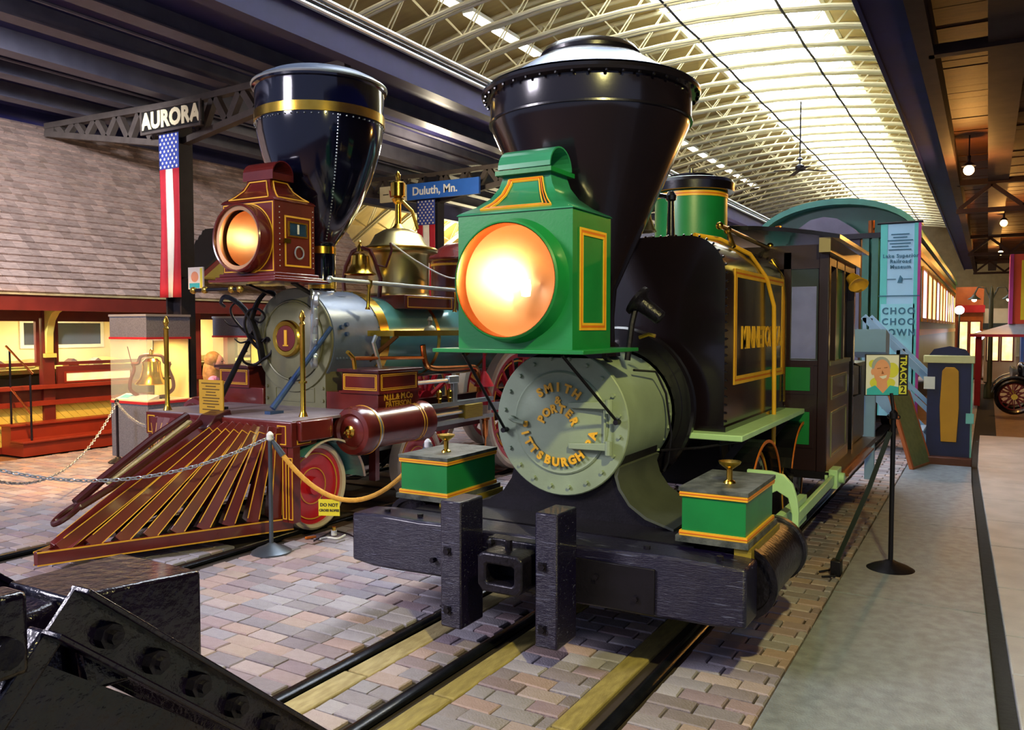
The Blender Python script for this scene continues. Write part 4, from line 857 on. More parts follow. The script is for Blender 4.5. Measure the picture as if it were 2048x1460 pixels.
# bell
bl=B().lathe((XK-.02,6.86,2.58),-Z_,[(0,0),(.06,.005),(.095,.03),(.105,.12),(.13,.19),(.175,.225),(.165,.232),(0,.15)],28).build('bell','brass',K)
B().tube([(XK-.24,6.86,2.1),(XK-.26,6.86,2.3),(XK-.22,6.86,2.45),(XK-.12,6.86,2.60),(XK,6.86,2.64),(XK+.12,6.86,2.60),(XK+.20,6.86,2.45),(XK+.26,6.86,2.3),(XK+.24,6.86,2.1)],.024,8).build('bell_yoke','maroon_dark',bl)
B().lathe((XK-.02,6.86,2.60),Z_,[(0,0),(.04,0),(.03,.05),(.012,.08),(.02,.10),(0,.12)],12).build('bell_finial','brass',bl)
B().tube([(XK+.2,6.86,2.45),(XK+.3,6.9,2.42),(XK+.34,6.95,2.6),(XK+.30,6.98,2.68)],.014,6).build('bell_crank','maroon_dark',bl)
cd,_=curl([(XK+.3,7.0,2.68),(XK+.42,7.3,2.5),(XK+.5,7.8,2.35),(XK+.5,8.3,2.42),(XK+.5,9.0,2.55)],.01,.01); B().tube(cd,.009,6).build('bell_cord','white_paint',bl)
# handrail
hr=B().cyl((XK+.53,5.80,2.23),(XK+.53,9.6,2.19),.022,n=10).ball((XK+.53,5.79,2.23),.035,10).build('handrail','steel_bright',K)
for y in(6.36,7.9,9.3): B().lathe((XK+.50,y,1.96),V((.1,0,1)),[(.03,0),(.018,.03),(.016,.2),(.03,.24),(.03,.29),(0,.30)],10).build('handrail_post','brass',hr)
# cylinders and chests
for s in(-1,1):
    xc=XK+s*1.03; f=lambda a,b:(min(XK+s*a,XK+s*b),max(XK+s*a,XK+s*b))
    a,b=f(.42,1.05); blk=B().box(a,b,5.84,6.46,.86,1.175).build('cylinder_saddle','maroon',K,bev=.008)
    a,b=f(.62,1.06); ch=B().box(a,b,5.84,6.44,1.185,1.365).build('steam_chest','maroon',K,bev=.006)
    B().box(a-.03,b+.03,5.80,6.48,1.365,1.395).build('chest_lid','maroon_dark',ch,bev=.006); B().box(a-.02,b+.02,5.82,6.46,1.17,1.19).build('chest_foot','maroon',ch)
    B().frame((a+.02,5.838,1.20),X_,Z_,b-a-.04,.15,.008,.003).frame((a+.02,5.838,1.20),X_,Z_,b-a-.04,.15,.005,.003,.016).build('chest_line','gold_line',ch)
    if s>0: B().frame((b+.001,5.87,1.20),Y_,Z_,.54,.15,.008,.003).frame((b+.001,5.87,1.20),Y_,Z_,.54,.15,.005,.003,.016).build('chest_line','gold_line',ch)
    cy=B().lathe((xc,5.50,.865),Y_,[(0,-.015),(.10,-.02),(.135,.0),(.16,-.02),(.200,-.01),(.22,.03),(.22,.13),(.205,.135),(.182,.15),(.182,.90),(.19,.92),(.20,.95),(.20,1.02),(0,1.02)],48).build('cylinder','maroon',K)
    B().lathe((xc,5.49,.865),-Y_,[(.055,-.02),(.055,.02),(.03,.03),(.028,.05),(.015,.06),(.012,.085),(0,.09)],20).build('head_knob','brass',cy)
    for y in(5.63,5.68,5.71,6.33,6.37): B().ring((xc,y,.865),Y_,.1855 if y>5.65 else .223,.17,.012,48).build('cylinder_line','gold_line',cy)
    for y in(5.655,6.44): B().ring((xc,y,.865),Y_,.208 if y<6 else .194,.17,.03,48).build('cylinder_flange','steel_bright',cy)
    for z in(.985,.80): B().box(xc-.03,xc+.03,6.52,7.85,z-.022,z+.022).build('guide_bar','steel_bright',cy)
    B().box(xc-.045,xc+.045,7.25,7.6,.81,.96).build('crosshead','brass_plate',cy,bev=.006); B().cyl((xc,6.5,.89),(xc,7.3,.89),.025,n=10).build('piston_rod','steel_bright',cy)
    B().cyl((xc,6.44,1.235),(xc,7.08,1.235),.02,n=8).build('valve_stem','steel_bright',ch); B().bar((xc,7.1,1.28),(xc,7.1,.98),.05,.07,up=Y_).box(xc-.03,xc+.03,6.98,7.16,1.20,1.28).build('rocker_arm','steel_bright',ch,bev=.01)
    B().bar((xc,7.8,.90),(xc,9.4,.80),.03,.09).build('main_rod','steel_bright',cy)
    for y in(6.85,7.03): B().lathe((xc-.01,y,1.0),Z_,[(0,0),(.022,0),(.022,.05),(.03,.06),(.03,.12),(.01,.14),(0,.15)],10).build('oil_cup','brass',cy)
    B().lathe((xc,7.72,.78),-Z_,[(0,0),(.05,0),(.05,.02),(.035,.03),(.03,.2),(.01,.24),(.01,.35),(0,.36)],12).build('feed_pump','copper',cy)
L=B(); put_text(L,'N.J.L.& M.Co',.082,(XK+1.053,6.14,1.132),Y_,Z_,bold=.002); put_text(L,'PATERSON',.078,(XK+1.053,6.14,1.062),Y_,Z_,bold=.002); L.build('builder_lettering','gold_line',blk)
# running board, pipes
for s in(-1,1):
    x0,x1=sorted((XK+s*.60,XK+s*.92)); rb=B().box(x0,x1,6.25,10.9,1.70,1.745).build('running_board','maroon',K); xe=XK+s*.925; B().box(min(xe,xe-s*.015),max(xe,xe-s*.015),6.24,10.9,1.695,1.75).box(x0,x1,6.235,6.25,1.695,1.75).build('board_edge','brass',rb)
    for y in(6.45,8.2,10.0): B().bar((XK+s*.80,y,1.70),(XK+s*.44,y,1.45),.04,.02,up=Y_).build('board_bracket','copper',rb)
B().lathe((XK+.8,7.0,1.745),Z_,[(0,0),(.07,0),(.06,.02),(.04,.05),(.02,.06),(.02,.10),(.03,.11),(.012,.15),(0,.15)],14).build('oil_lamp_base','smokebox_front',K)
cp_,_=curl([(XK+.85,6.80,1.60),(XK+.85,6.85,1.42),(XK+.85,6.98,1.355),(XK+.85,7.5,1.34),(XK+.85,7.78,1.33),(XK+.85,7.86,1.22),(XK+.85,7.88,1.05)],.03,.03); B().tube(cp_,.03,10).build('feed_pipe','copper',K)
B().cyl((XK+.85,5.72,1.50),(XK+.85,6.85,1.47),.018,n=8).build('cock_rod','copper',K); B().tube([(XK+.85,6.12,1.39),(XK+.85,6.08,1.5),(XK+.85,6.02,1.64),(XK+.85,6.06,1.70)],.02,8).build('chest_cock','steel_bright',K); B().tube([(XK+.85,5.76,1.40),(XK+.85,5.74,1.50),(XK+.85,5.66,1.56)],.02,8).build('cock_handle','brass',K)
B().lathe((XK+.87,7.95,.90),Z_,[(0,0),(.10,0),(.09,.12),(.05,.18),(.05,.2),(.12,.21),(.05,.34),(.02,.38),(.015,.75),(0,.75)],20).build('feed_valve','wheel_red',K)
# frame, truck, wheels
for s in(-1,1): B().box(XK+s*.50-.05,XK+s*.50+.05,YB+.3,11.5,.62,.86).build('frame_rail','maroon_dark',K)
B().box(XK-.5,XK+.5,5.1,7.1,.40,.52).build('truck_frame','iron_dark',K)
for s in(-1,1):
    B().tube([(XK+s*.58,5.35,.55),(XK+s*.58,5.7,.38),(XK+s*.58,6.08,.32),(XK+s*.58,6.45,.38),(XK+s*.58,6.8,.55)],.035,8,flat=.5).build('truck_spring','iron_dark',K); B().bar((XK+s*.80,6.08,.32),(XK+s*.80,6.08,.85),.08,.06).build('spring_hanger','maroon',K); B().box(XK+s*.60-.02,XK+s*.60+.02,5.3,6.9,.55,.62).build('truck_bar','steel_bright',K)
def wheel(y,s,r,name='truck_wheel',spokes=0,tm='white_tire'):
    X=XK+s*.72; a=V((s,0,0))
    if not spokes: w_=B().lathe((X-s*.05,y,r),a,[(0,.03),(.07,.05),(r*.45,.035),(r*.7,.05),(r*.86,.065),(r*.88,.075),(r*.88,.02),(r*.88,0),(0,0)],48).build(name,'wheel_red',K)
    else:
        w_=B().ring((X-s*.05,y,r),a,r*.9,r*.8,.09,48).build(name,'wheel_red',K)
        for k in range(spokes):
            t=2*PI*k/spokes; B().bar((X,y,r),(X,y+r*.85*math.cos(t),r+r*.85*math.sin(t)),.04,.06,up=(1,0,0)).build('spoke','wheel_red',w_)
    B().lathe((X-s*.06,y,r),a,[(r*.87,0),(r*.99,0),(r*.99,.11),(r*.94,.125),(r*.87,.11),(r*.87,0)],56).build('tire',tm,w_)
    B().ring((X+s*.02,y,r),a,r*.76,r*.735,.006,48).build('wheel_line','gold_line',w_); B().ring((X+s*.005,y,r),a,r*.42,r*.40,.006,32).build('wheel_line','gold_line',w_)
    B().cyl((X-s*.05,y,r),(X+s*.05,y,r),r*.2,n=24).build('hub','wheel_red',w_); return w_
for s in(-1,1):
    for y in(5.33,6.86): wheel(y,s,.385)
    for y in(8.95,10.6): wheel(y,s,.78,'driving_wheel',14)
    A=arc((XK+s*.84,5.30,.36),Y_,Z_,.455,.15,PI-.85,18); q=B()
    for a,b in zip(A,A[1:]): q.bar(a,b,.24,.012,up=(b-a).cross(X_))
    fd=q.build('wheel_fender','teal_jacket',K)
    q=B(); A=arc((XK+s*.965,5.30,.36),Y_,Z_,.455,.15,PI-.85,18)
    for a,b in zip(A,A[1:]): q.bar(a,b,.012,.016,up=(b-a).cross(X_))
    q.build('fender_edge','white_tire',fd)
for y,r in((5.33,.385),(6.86,.385),(8.95,.78),(10.6,.78)): B().cyl((XK-.75,y,r),(XK+.75,y,r),.06,n=12).build('axle','iron_dark',K)
# cab
cb=B().box(XK-1.1,XK+1.1,10.95,11.05,1.70,2.6).build('cab_front','maroon',K)
for s in(-1,1):
    B().box(XK+s*1.1-.03,XK+s*1.1+.03,11.0,12.7,.9,2.2).build('cab_side','maroon',K)
    for y in(11.0,11.85,12.65): B().box(XK+s*1.1-.03,XK+s*1.1+.03,y,y+.08,2.2,3.1).build('cab_pillar','maroon',K)
B().box(XK-1.25,XK+1.25,10.8,12.9,3.1,3.16).build('cab_roof','maroon_dark',K); B().box(XK-.6,XK+.6,10.9,12.4,.6,2.3).build('firebox','iron_dark',K); B().box(XK-1.1,XK+1.1,11,12.7,.85,.9).build('cab_floor','maroon_dark',K)
# ================================================================ FOREGROUND AND LEFT SIDE
mat('bumper_black','#120a22',.20,.1,'#090512',10,.7,.9,26,coat=.5)
bp=thing('bumping_post',(-2.2,1.4,0),'heavy black steel track bumper with slanted bolted legs in the near foreground','bumper')
B().hexa([(-2.40,1.26,.82),(-2.02,1.26,.82),(-2.02,1.63,.785),(-2.40,1.63,.785)],[(-2.34,1.24,1.075),(-2.06,1.24,1.075),(-2.02,1.63,1.055),(-2.40,1.63,1.055)]).build('buffer_head','bumper_black',bp,bev=.012)
B().hexa([(-2.36,1.02,.86),(-2.08,1.02,.86),(-2.06,1.25,.84),(-2.36,1.25,.84)],[(-2.32,1.0,1.02),(-2.12,1.0,1.02),(-2.10,1.25,1.06),(-2.32,1.25,1.06)]).build('head_casting','bumper_black',bp,bev=.02)
for s,x in((1,-1.965),(-1,-2.455)):
    a=V((x,1.165,1.085)); b=V((x,2.46,-.03)); d=(b-a).normalized(); up=V((0,-d.z,d.y)); up=up if up.z>0 else -up
    lg=B().bar(a,b,.012,.11,up=up).build('leg_web','bumper_black',bp)
    for k in(-1,1): B().bar(a+up*.058*k+V((s*.022,0,0)),b+up*.058*k+V((s*.022,0,0)),.075,.016,up=up).build('leg_flange','bumper_black',bp,bev=.004)
    for k in range(7):
        p=a.lerp(b,.09+.105*k)+V((s*.006,0,0)); B().cyl(p,p+V((s*.03,0,0)),.036,.034,8).build('bolt','iron_worn',bp); B().cyl(p+V((s*.03,0,0)),p+V((s*.05,0,0)),.018,n=8).build('bolt_end','iron_worn',bp)
    B().prism([(x-s*.03,1.10,.98),(x-s*.03,1.45,.72),(x-s*.03,2.30,.03),(x-s*.03,.62,.03)],(-s*.02,0,0)).build('gusset_plate','bumper_black',bp)
    B().bar((x-s*.05,1.16,1.02),(x-s*.05,.25,-.02),.07,.07).build('rear_strut','bumper_black',bp,bev=.01)
    B().box(x-s*.03-.05,x-s*.03+.05,.98,1.08,.96,1.16).build('clevis_plate','bumper_black',bp,bev=.015)
B().cyl((-2.5,1.02,1.03),(-1.92,1.02,1.03),.035,n=12).build('clevis_pin','iron_worn',bp)
B().bar((-2.2,1.0,.98),(-2.2,.10,.0),.16,.05).build('rear_plate','bumper_black',bp,bev=.01)
# --- stanchions, rope, chains
mat('pole_grey','#5d6670',.35,.6,'#48505a',6,.5)
mat('rope_gold','#e0a63c',.7,0,'#c98d2c',30,.7,.5,120)
mat('chain_steel','#c4ccd0',.3,.8,'#9aa2a8',10,.5)
def stanchion(x,y,hh,label,pm='pole_grey',rb=.155):
    t=thing('stanchion',(x,y,0),label,'stanchion')
    B().lathe((x,y,.0),Z_,[(0,0),(rb,0),(rb,.012),(rb*.75,.035),(rb*.35,.06),(.03,.075),(0,.08)],28).build('base',pm,t)
    B().cyl((x,y,.06),(x,y,hh),.017,n=12).build('pole',pm,t)
    B().lathe((x,y,hh-.05),Z_,[(.018,0),(.028,.01),(.028,.05),(.02,.06),(.012,.07),(0,.075)],12).build('finial','white_paint' if pm=='pole_grey' else pm,t)
    for a in range(2): B().torus((x+(.03 if a else -.03),y,hh-.03),Y_,.014,.004,10,5).build('ring',pm,t)
    return t
SA=V((-4.87,4.60,.92)); SB=V((-3.72,5.12,.88)); SC=V((-9.9,6.7,.80)); SD=V((-6.55,2.95,.92))
stanchion(SA.x,SA.y,.94,'grey pole stanchion beside the slatted pilot, rope and chain hooked on'); stanchion(SB.x,SB.y,.90,'dark pole stanchion between the two engines at the rope end'); stanchion(SC.x,SC.y,.82,'slim dark stanchion behind the pilot near the glass case','iron_dark',.12); stanchion(SD.x,SD.y,.94,'grey pole stanchion at far left where both chains meet')
def sagged(a,b,sag,n=24): return [a.lerp(b,i/n)-V((0,0,sag*4*(i/n)*(1-i/n))) for i in range(n+1)]
rp=thing('barrier_rope',SA,'thick golden barrier rope sagging between two stanchions','rope')
pts=sagged(SA,SB,.47); B().tube(pts[1:-1],.019,10).build('rope','rope_gold',rp)
for p0,p1,p2 in((pts[0],pts[1],pts[2]),(pts[-1],pts[-2],pts[-3])): B().tube([p0,p1,p2],[.008,.022,.024],10).build('rope_cap','pole_grey',rp)
def chain(a,b,sag,label,n):
    t=thing('chain',a,label,'chain'); P_=sagged(V(a),V(b),sag,200); L=[0]
    for p,q in zip(P_,P_[1:]): L.append(L[-1]+(q-p).length)
    st=L[-1]/n; proto=None
    for i in range(n):
        w0=(i+.5)*st; k=next(j for j in range(200) if L[j+1]>=w0); p=P_[k]; d=(P_[k+1]-P_[k]).normalized()
        if proto is None:
            ll=st*.62; q=[V((ll*math.cos(u)+ (.0),.013*math.sin(u),0)) for u in [2*PI*j/12 for j in range(12)]]
            m=B().tube(q,.0052,5,True); o=m.build('link','chain_steel',None); proto=o.data; bpy.data.objects.remove(o)
        o=bpy.data.objects.new('link',proto); COL.objects.link(o); o.parent=t; o.location=p-V(a); q=d.to_track_quat('X','Z'); o.rotation_mode='QUATERNION'
        o.rotation_quaternion=q@Matrix.Rotation((PI/4 if i%2 else -PI/4),4,'X').to_quaternion()
    return t
chain(SA,SD,.29,'white metal chain across the front of the slatted pilot',64)
chain(SD,SC,.60,'darker chain sagging over the brick at far left',90)
chain(SC,V((-7.0,5.2,.80)),.10,'short chain running behind the pilot toward the case',70)
mat('sign_yellow','#e3d32b',.6,0,'#d2c01f',8,.4)
nt_=sagged(SA,SB,.47)[9]; tg=thing('hanging_tag',nt_-V((0,0,.16)),'yellow DO NOT CROSS ROPES tag hanging from the golden rope','sign')
c=nt_; e=(SB-SA); e.z=0; e.normalize()
B().bar(c-e*.085-V((0,0,.095)),c+e*.085-V((0,0,.095)),.004,.13).build('tag_board','sign_yellow',tg)
for s in(-1,1): B().bar(c+e*.06*s,c+e*.06*s-V((0,0,.04)),.003,.003).build('tag_wire','iron_dark',tg)
mat('ink','#3a3420',.7,0,'#2a2516',9,.3)
L=B(); n_=e.cross(Z_)*1
put_text(L,'DO NOT',.036,c-V((0,0,.075))+e.cross(Z_)*.004,e,Z_,bold=.001,ext=.001); put_text(L,'CROSS ROPES',.026,c-V((0,0,.118))+e.cross(Z_)*.004,e,Z_,bold=.001,ext=.001); L.build('tag_lettering','ink',tg)
# notice on the pilot deck
nc=thing('notice_plate',(-5.95,4.95,1.012),'small yellow notice plate propped on the pilot deck','sign')
mat('notice_gold','#c79a2a',.5,0,'#b5881f',8,.4)
B().box(-6.11,-5.80,4.94,4.952,1.012,1.315).build('board','notice_gold',nc)
mat('print_brown','#6a4d12',.7,0,'#5a400d',40,.9)
for i,wd in enumerate((.24,.13,.22,.12,.14,.22,.19,.21,.10,.22)): B().box(-5.955-wd/2,-5.955+wd/2,4.937,4.941,1.285-i*.026-.005,1.285-i*.026+.004).build('print_line','print_brown',nc)
B().box(-6.08,-5.83,4.95,5.03,1.012,1.022).build('foot','notice_gold',nc)
# cords on the brick
def cord(pts,r,mm,label):
    o,_=curl(pts,r,r); tag(B().tube(o,r,6).build('power_cord',mm),label,'cord')
g=lambda x,y:at(x,y,Z=.012)
cord([g(628,1082),g(650,1070),g(668,1062),g(690,1066),g(705,1072),g(716,1080)],.007,'iron_dark','thin dark cord on the brick left of the tank engine')
cord([g(640,1078),g(655,1075),g(676,1077),g(690,1070)],.009,'white_paint','white cord plugged in on the brick beside the front wheel')
p=g(668,1070); pg=thing('cord_plug',p,'small white and brass cord plug on the brick','plug'); B().cyl(p,p+V((0,0,.04)),.025,n=12).build('plug_body','white_paint',pg); B().cyl(p+V((0,0,.04)),p+V((0,0,.07)),.016,n=10).build('plug_tip','brass',pg)
q=g(610,1076); tag(B().bar(q,q+V((.05,.08,0)),.02,.02).build('cord_end','orange_line',None,bev=.004),'small orange cord end on the brick by the pilot stanchion','plug')
# --- banners and station signs
mat('flag_red','#b5202c',.7,0,'#9a1722',6,.5,.1,30); mat('flag_white','#e6dcc8',.7,0,'#d3c7b0',6,.5,.1,30); mat('flag_blue','#2c3f8f',.7,0,'#243578',6,.5,.1,30)
def banner(x0,x1,y,z0,zc,z1,label):
    t=thing('flag_banner',((x0+x1)/2,y,z0),label,'flag','stars and stripes banners on the canopy posts'); W=x1-x0
    def cloth(a,b,za,zb,name,mm):
        m=B(); nz_=12; nx=6; vs=[]
        for i in range(nz_+1):
            z=za+(zb-za)*i/nz_; low=(z1-z)/(z1-z0)
            for k in range(nx+1):
                u=a+(b-a)*k/nx; wv=.018*low*math.sin(u*2*PI*1.6+z*2.1); vs.append((x0+W*u+.02*low*math.sin(z*2.3),y+wv,z))
        fs=[(i*(nx+1)+k,i*(nx+1)+k+1,(i+1)*(nx+1)+k+1,(i+1)*(nx+1)+k) for i in range(nz_) for k in range(nx)]
        m.add(vs,fs); o=m.build(name,mm,t); so=o.modifiers.new('solid','SOLIDIFY'); so.thickness=.004; return o
    for i,mm in enumerate(('flag_red','flag_white','flag_red')): cloth(i/3,(i+1)/3,z0,zc,'stripe',mm)
    cloth(0,1,zc,z1,'canton','flag_blue')
    st=B()
    for r in range(9):
        for k in range(5 if r%2==0 else 4):
            cx=x0+W*((k+.5+(.5 if r%2 else 0))/5); cz=z1-(r+.7)*(z1-zc)/9.3; pts=[]
            for j in range(10):
                a=PI/2+2*PI*j/10; rr_=.026 if j%2==0 else .012; pts.append((cx+rr_*math.cos(a),y-.008,cz+rr_*math.sin(a)))
            st.prism(pts,(0,.004,0))
    tag(st.build('stars','flag_white',t),kind='stuff')
    B().cyl((x0-.03,y,z1),(x1+.03,y,z1),.012,n=8).build('banner_rod','iron_dark',t)
banner(-10.42,-9.99,7.80,2.214,4.05,4.56,'stars and stripes banner hanging on the post under the AURORA sign')
banner(-10.54,-10.07,14.15,1.93,3.94,4.47,'stars and stripes banner hanging on the post under the Duluth sign')
mat('sign_black','#1d1916',.5,0,'#12100e',6,.5); mat('sign_cream','#f0e3b8',.6,0,'#e2d3a2',6,.5); mat('sign_blue','#2a66c4',.5,0,'#2259ae',4,.4)
sg=thing('station_sign',(-10.09,7.8,4.58),'black AURORA station sign with cream letters','sign')
B().box(-10.73,-9.455,7.75,7.81,4.582,4.917).build('board','sign_black',sg); B().frame((-10.74,7.748,4.57),X_,Z_,1.296,.36,.035,.014).build('frame','truss_steel',sg)
L=B(); put_text(L,'AURORA',.315,(-10.09,7.742,4.745),X_,Z_,bold=.016,xs=.94,spacing=1.06,ext=.004); L.build('lettering','sign_cream',sg)
for x in(-10.41,-9.8): B().bar((x,7.81,4.75),(x,7.99,5.0),.025,.04).build('bracket','truss_steel',sg)
sg=thing('station_sign',(-10.2,14.1,4.47),'blue and cream sign lettered Duluth, Mn. on the second post','sign')
B().box(-10.74,-8.93,14.07,14.13,4.477,4.812).build('blue_panel','sign_blue',sg); B().box(-11.47,-10.74,14.07,14.13,4.477,4.812).build('cream_panel','sign_cream',sg)
L=B(); put_text(L,'Duluth, Mn.',.24,(-10.02,14.065,4.64),X_,Z_,bold=.005,ext=.003); L.build('lettering','white_paint',sg)
B().prism([(-11.18,14.066,4.57),(-10.99,14.066,4.57),(-11.08,14.066,4.63),(-10.91,14.066,4.69),(-11.13,14.066,4.67),(-11.21,14.066,4.73)],(0,-.004,0)).build('emblem','flag_red',sg); B().box(-11.38,-11.23,14.065,14.07,4.63,4.65).build('fine_print','ink',sg)
for x in(-10.9,-9.4): B().bar((x,14.13,4.66),(x,14.41,4.98),.025,.04).build('bracket','truss_steel',sg)
mat('skin_print','#e3a07c',.6,0,'#d28d69',8,.4); mat('teal_print','#39b7c6',.6,0,'#2ba3b4',8,.4); mat('lime_print','#d8d64a',.6,0,'#c6c33a',8,.4); mat('hair_grey','#a3a9ae',.6,0,'#8c9298',8,.4)
ps=thing('small_poster',(-9.8,7.87,2.32),'small colourful poster beside the striped banner under the AURORA sign','poster')
B().box(-9.91,-9.60,7.86,7.885,2.325,2.635).build('board','white_paint',ps); B().cyl((-9.77,7.856,2.50),(-9.77,7.862,2.50),.075,n=20).build('print','skin_print',ps); B().box(-9.88,-9.67,7.855,7.861,2.34,2.41).build('print','teal_print',ps); B().box(-9.655,-9.61,7.855,7.861,2.34,2.62).build('print','lime_print',ps); B().bar((-10.15,7.94,2.5),(-9.75,7.89,2.5),.025,.025).build('bracket','iron_dark',ps)
# --- shingled building
mat('shingle','#bda494',.5,0,'#856f64',9,.7,.3,40,stretch=(6,1,6)); vary(MATS['shingle'],.22); mat('shingle_many','#bda494',.5,0,'#856f64',9,.7,.3,40,stretch=(6,1,6)); vary_attr(MATS['shingle_many'])
mat('trim_red','#6e241b',.45,0,'#531913',4,.5,.05,40); mat('red_bright','#8f2e18',.45,0,'#742311',4,.5,.05,40); mat('wain_yellow','#e3d263',.55,0,'#cfbc4c',4,.5,.05,40); mat('cream_wall','#efe0b4',.6,0,'#e2d09c',3,.5); mat('dark_pane','#2a2c2a',.1,0,'#1b1c1b',3,.5); mat('foliage_print','#7d8a3a',.8,0,'#a07a3a',18,.9,.5,60)
WX=-12.0; Y0b,Y1b=4.9,14.6
EV=V((-11.62,0,2.27)); sl=V((-.60,0,.80)).normalized()
rb=struct('roof_left',B().hexa([(EV.x,Y0b,EV.z-.06),(EV.x,Y1b,EV.z-.06),(EV.x+sl.x*4.4,Y1b,EV.z-.06+sl.z*4.4),(EV.x+sl.x*4.4,Y0b,EV.z-.06+sl.z*4.4)],[(EV.x,Y0b,EV.z-.01),(EV.x,Y1b,EV.z-.01),(EV.x+sl.x*4.4,Y1b,EV.z-.01+sl.z*4.4),(EV.x+sl.x*4.4,Y0b,EV.z-.01+sl.z*4.4)]),'trim_red')
nrm=V((sl.z,0,-sl.x)); ang_=math.atan2(sl.z,-sl.x); shl=[]; row=0; ex=.135
while row*ex<4.2:
    y=Y0b-random.random()*.15
    while y<Y1b:
        wd=random.uniform(.12,.24); shl.append((row,y,min(wd,Y1b-y)-.008)); y+=wd
    row+=1
def shingle_v(row,y,wd):
    b=EV+sl*(row*ex-.02)+nrm*.050; t=EV+sl*(row*ex+ex*1.25)+nrm*.004
    bb_=[b+V((0,y,0))-nrm*.042,b+V((0,y+wd,0))-nrm*.042,t+V((0,y+wd,0))-nrm*.004,t+V((0,y,0))-nrm*.004]
    tt_=[b+V((0,y,0)),b+V((0,y+wd,0)),t+V((0,y+wd,0)),t+V((0,y,0))]; return bb_,tt_
def vis(s_):
    p=EV+sl*(s_[0]*ex)+V((0,s_[1],0)); v=p-V((0,0,EYE)); d=v.dot(_F); px=CX+FPX*v.dot(_R)/d; py=CY-FPX*v.dot(_U)/d
    return (0 if (px<0 or px>440 or py<240 or 318<px<372) else 1)*s_[2]/d**2
shl.sort(key=vis,reverse=True); sm=B()
for i,s_ in enumerate(shl):
    b_,t_=shingle_v(*s_)
    if i<300: B().hexa(b_,t_).build('shingle','shingle',rb)
    else:
        k=random.uniform(.78,1.22); sm.hexa(b_,t_,(k,k*random.uniform(.97,1.0),k*random.uniform(.94,1.0)))
tag(sm.build('shingles','shingle_many',rb),kind='stuff')
# small cross gable behind the maroon lamp
gb=B().prism([(-11.35,9.3,2.62),(-11.35,11.4,2.62),(-11.35,10.35,3.45)],(-1.2,0,0)).build('cross_gable','wain_yellow',rb)
for s in(-1,1):
    B().bar((-11.3,10.35,3.52),(-11.3,10.35+s*1.2,2.58),.06,.10,up=(1,0,0)).build('barge_board','trim_red',gb)
    B().hexa([(-11.28,10.35,3.54),(-11.28,10.35+s*1.25,2.60),(-13.0,10.35+s*1.25,2.60),(-13.0,10.35,3.54)],[(-11.28,10.35,3.60),(-11.28,10.35+s*1.25,2.66),(-13.0,10.35+s*1.25,2.66),(-13.0,10.35,3.60)]).build('gable_roof','shingle_many',gb)
B().box(EV.x-.06,EV.x+.02,Y0b,Y1b,2.02,2.25).build('eave_fascia','trim_red',rb); B().box(EV.x-.02,EV.x+.05,Y0b,Y1b,2.235,2.262).build('drip_edge','timber_pale',rb); B().box(EV.x-.4,EV.x-.05,Y0b,Y1b,2.08,2.12).build('soffit','trim_red',rb)
wl=struct('wall_left',B().box(WX-.10,WX,Y0b,Y1b,.62,.92),'trim_red')
B().box(WX-.02,WX+.14,Y0b,Y1b,.885,.94).build('counter_ledge','red_bright',wl); B().box(WX-.02,WX+.08,Y0b,Y1b,.64,.71).build('lower_rail','red_bright',wl)
B().box(WX-.08,WX-.02,Y0b,Y1b,0,.66).build('wainscot_back','wain_yellow',wl); B().box(WX-.05,WX+.04,Y0b,Y1b,0,.09).build('plinth','trim_red',wl)
# diagonal wainscot boards, clipped to their panel
def clip(poly,y0,y1,z0,z1):
    for ax,lim,sg in((0,y0,1),(0,y1,-1),(1,z0,1),(1,z1,-1)):
        out=[]
        for a,b in zip(poly,poly[1:]+poly[:1]):
            ia,ib=(a[ax]-lim)*sg>=0,(b[ax]-lim)*sg>=0
            if ia: out.append(a)
            if ia!=ib: t=(lim-a[ax])/(b[ax]-a[ax]); out.append((a[0]+(b[0]-a[0])*t,a[1]+(b[1]-a[1])*t))
        poly=out
        if len(poly)<3: return None
    return poly
for (ya,yb) in((5.3,6.93),(7.12,9.4)):
    k=ya-.7
    while k<yb+.1:
        pg_=clip([(k,.66),(k+.118,.66),(k+.118+.57,.09),(k+.57,.09)],ya,yb,.09,.64)
        if pg_: B().prism([(WX-.02,y,z) for y,z in pg_],(.022,0,0)).build('wainscot_board','wain_yellow',wl)
        k+=.124
for y in(5.2,6.93,9.55,10.3,12.2,14.3): B().box(WX-.06,WX+.05,y,y+.17,0,2.1).build('wall_pilaster','trim_red' if y<9 else 'red_bright',wl)
B().box(WX-.08,WX+.03,Y0b,Y1b,1.92,2.16).build('window_header','trim_red',wl)
# lit showcase slot below the model railway windows
B().box(WX-.02,WX+.02,7.16,8.9,.93,1.20).build('display_panel','trim_red',wl)
mat('lit_case','#fdf3c4',.5,0,'#f3e08f',6,.5,emit=.3)
B().box(WX+.018,WX+.028,7.28,8.35,.97,1.10).build('lit_slot','lit_case',wl); B().frame((WX+.026,7.26,.95),Y_,Z_,1.11,.17,.025,.012).build('slot_frame','red_bright',wl)
mat('clear_glass','#dfeae4',.03,0,'#d6e4dd',3,.4,alpha=.10)
win=0
for ya,yb in((5.40,6.90),(7.13,9.5),(10.5,12.15)):
    win+=1; wd_=struct('window_%d'%(win+1),B().frame((WX-.005,ya,1.22),Y_,Z_,yb-ya,.70,.05,.03),'trim_red'); B().box(WX-.012,WX-.006,ya+.05,yb-.05,1.27,1.87).build('pane','clear_glass',wd_)
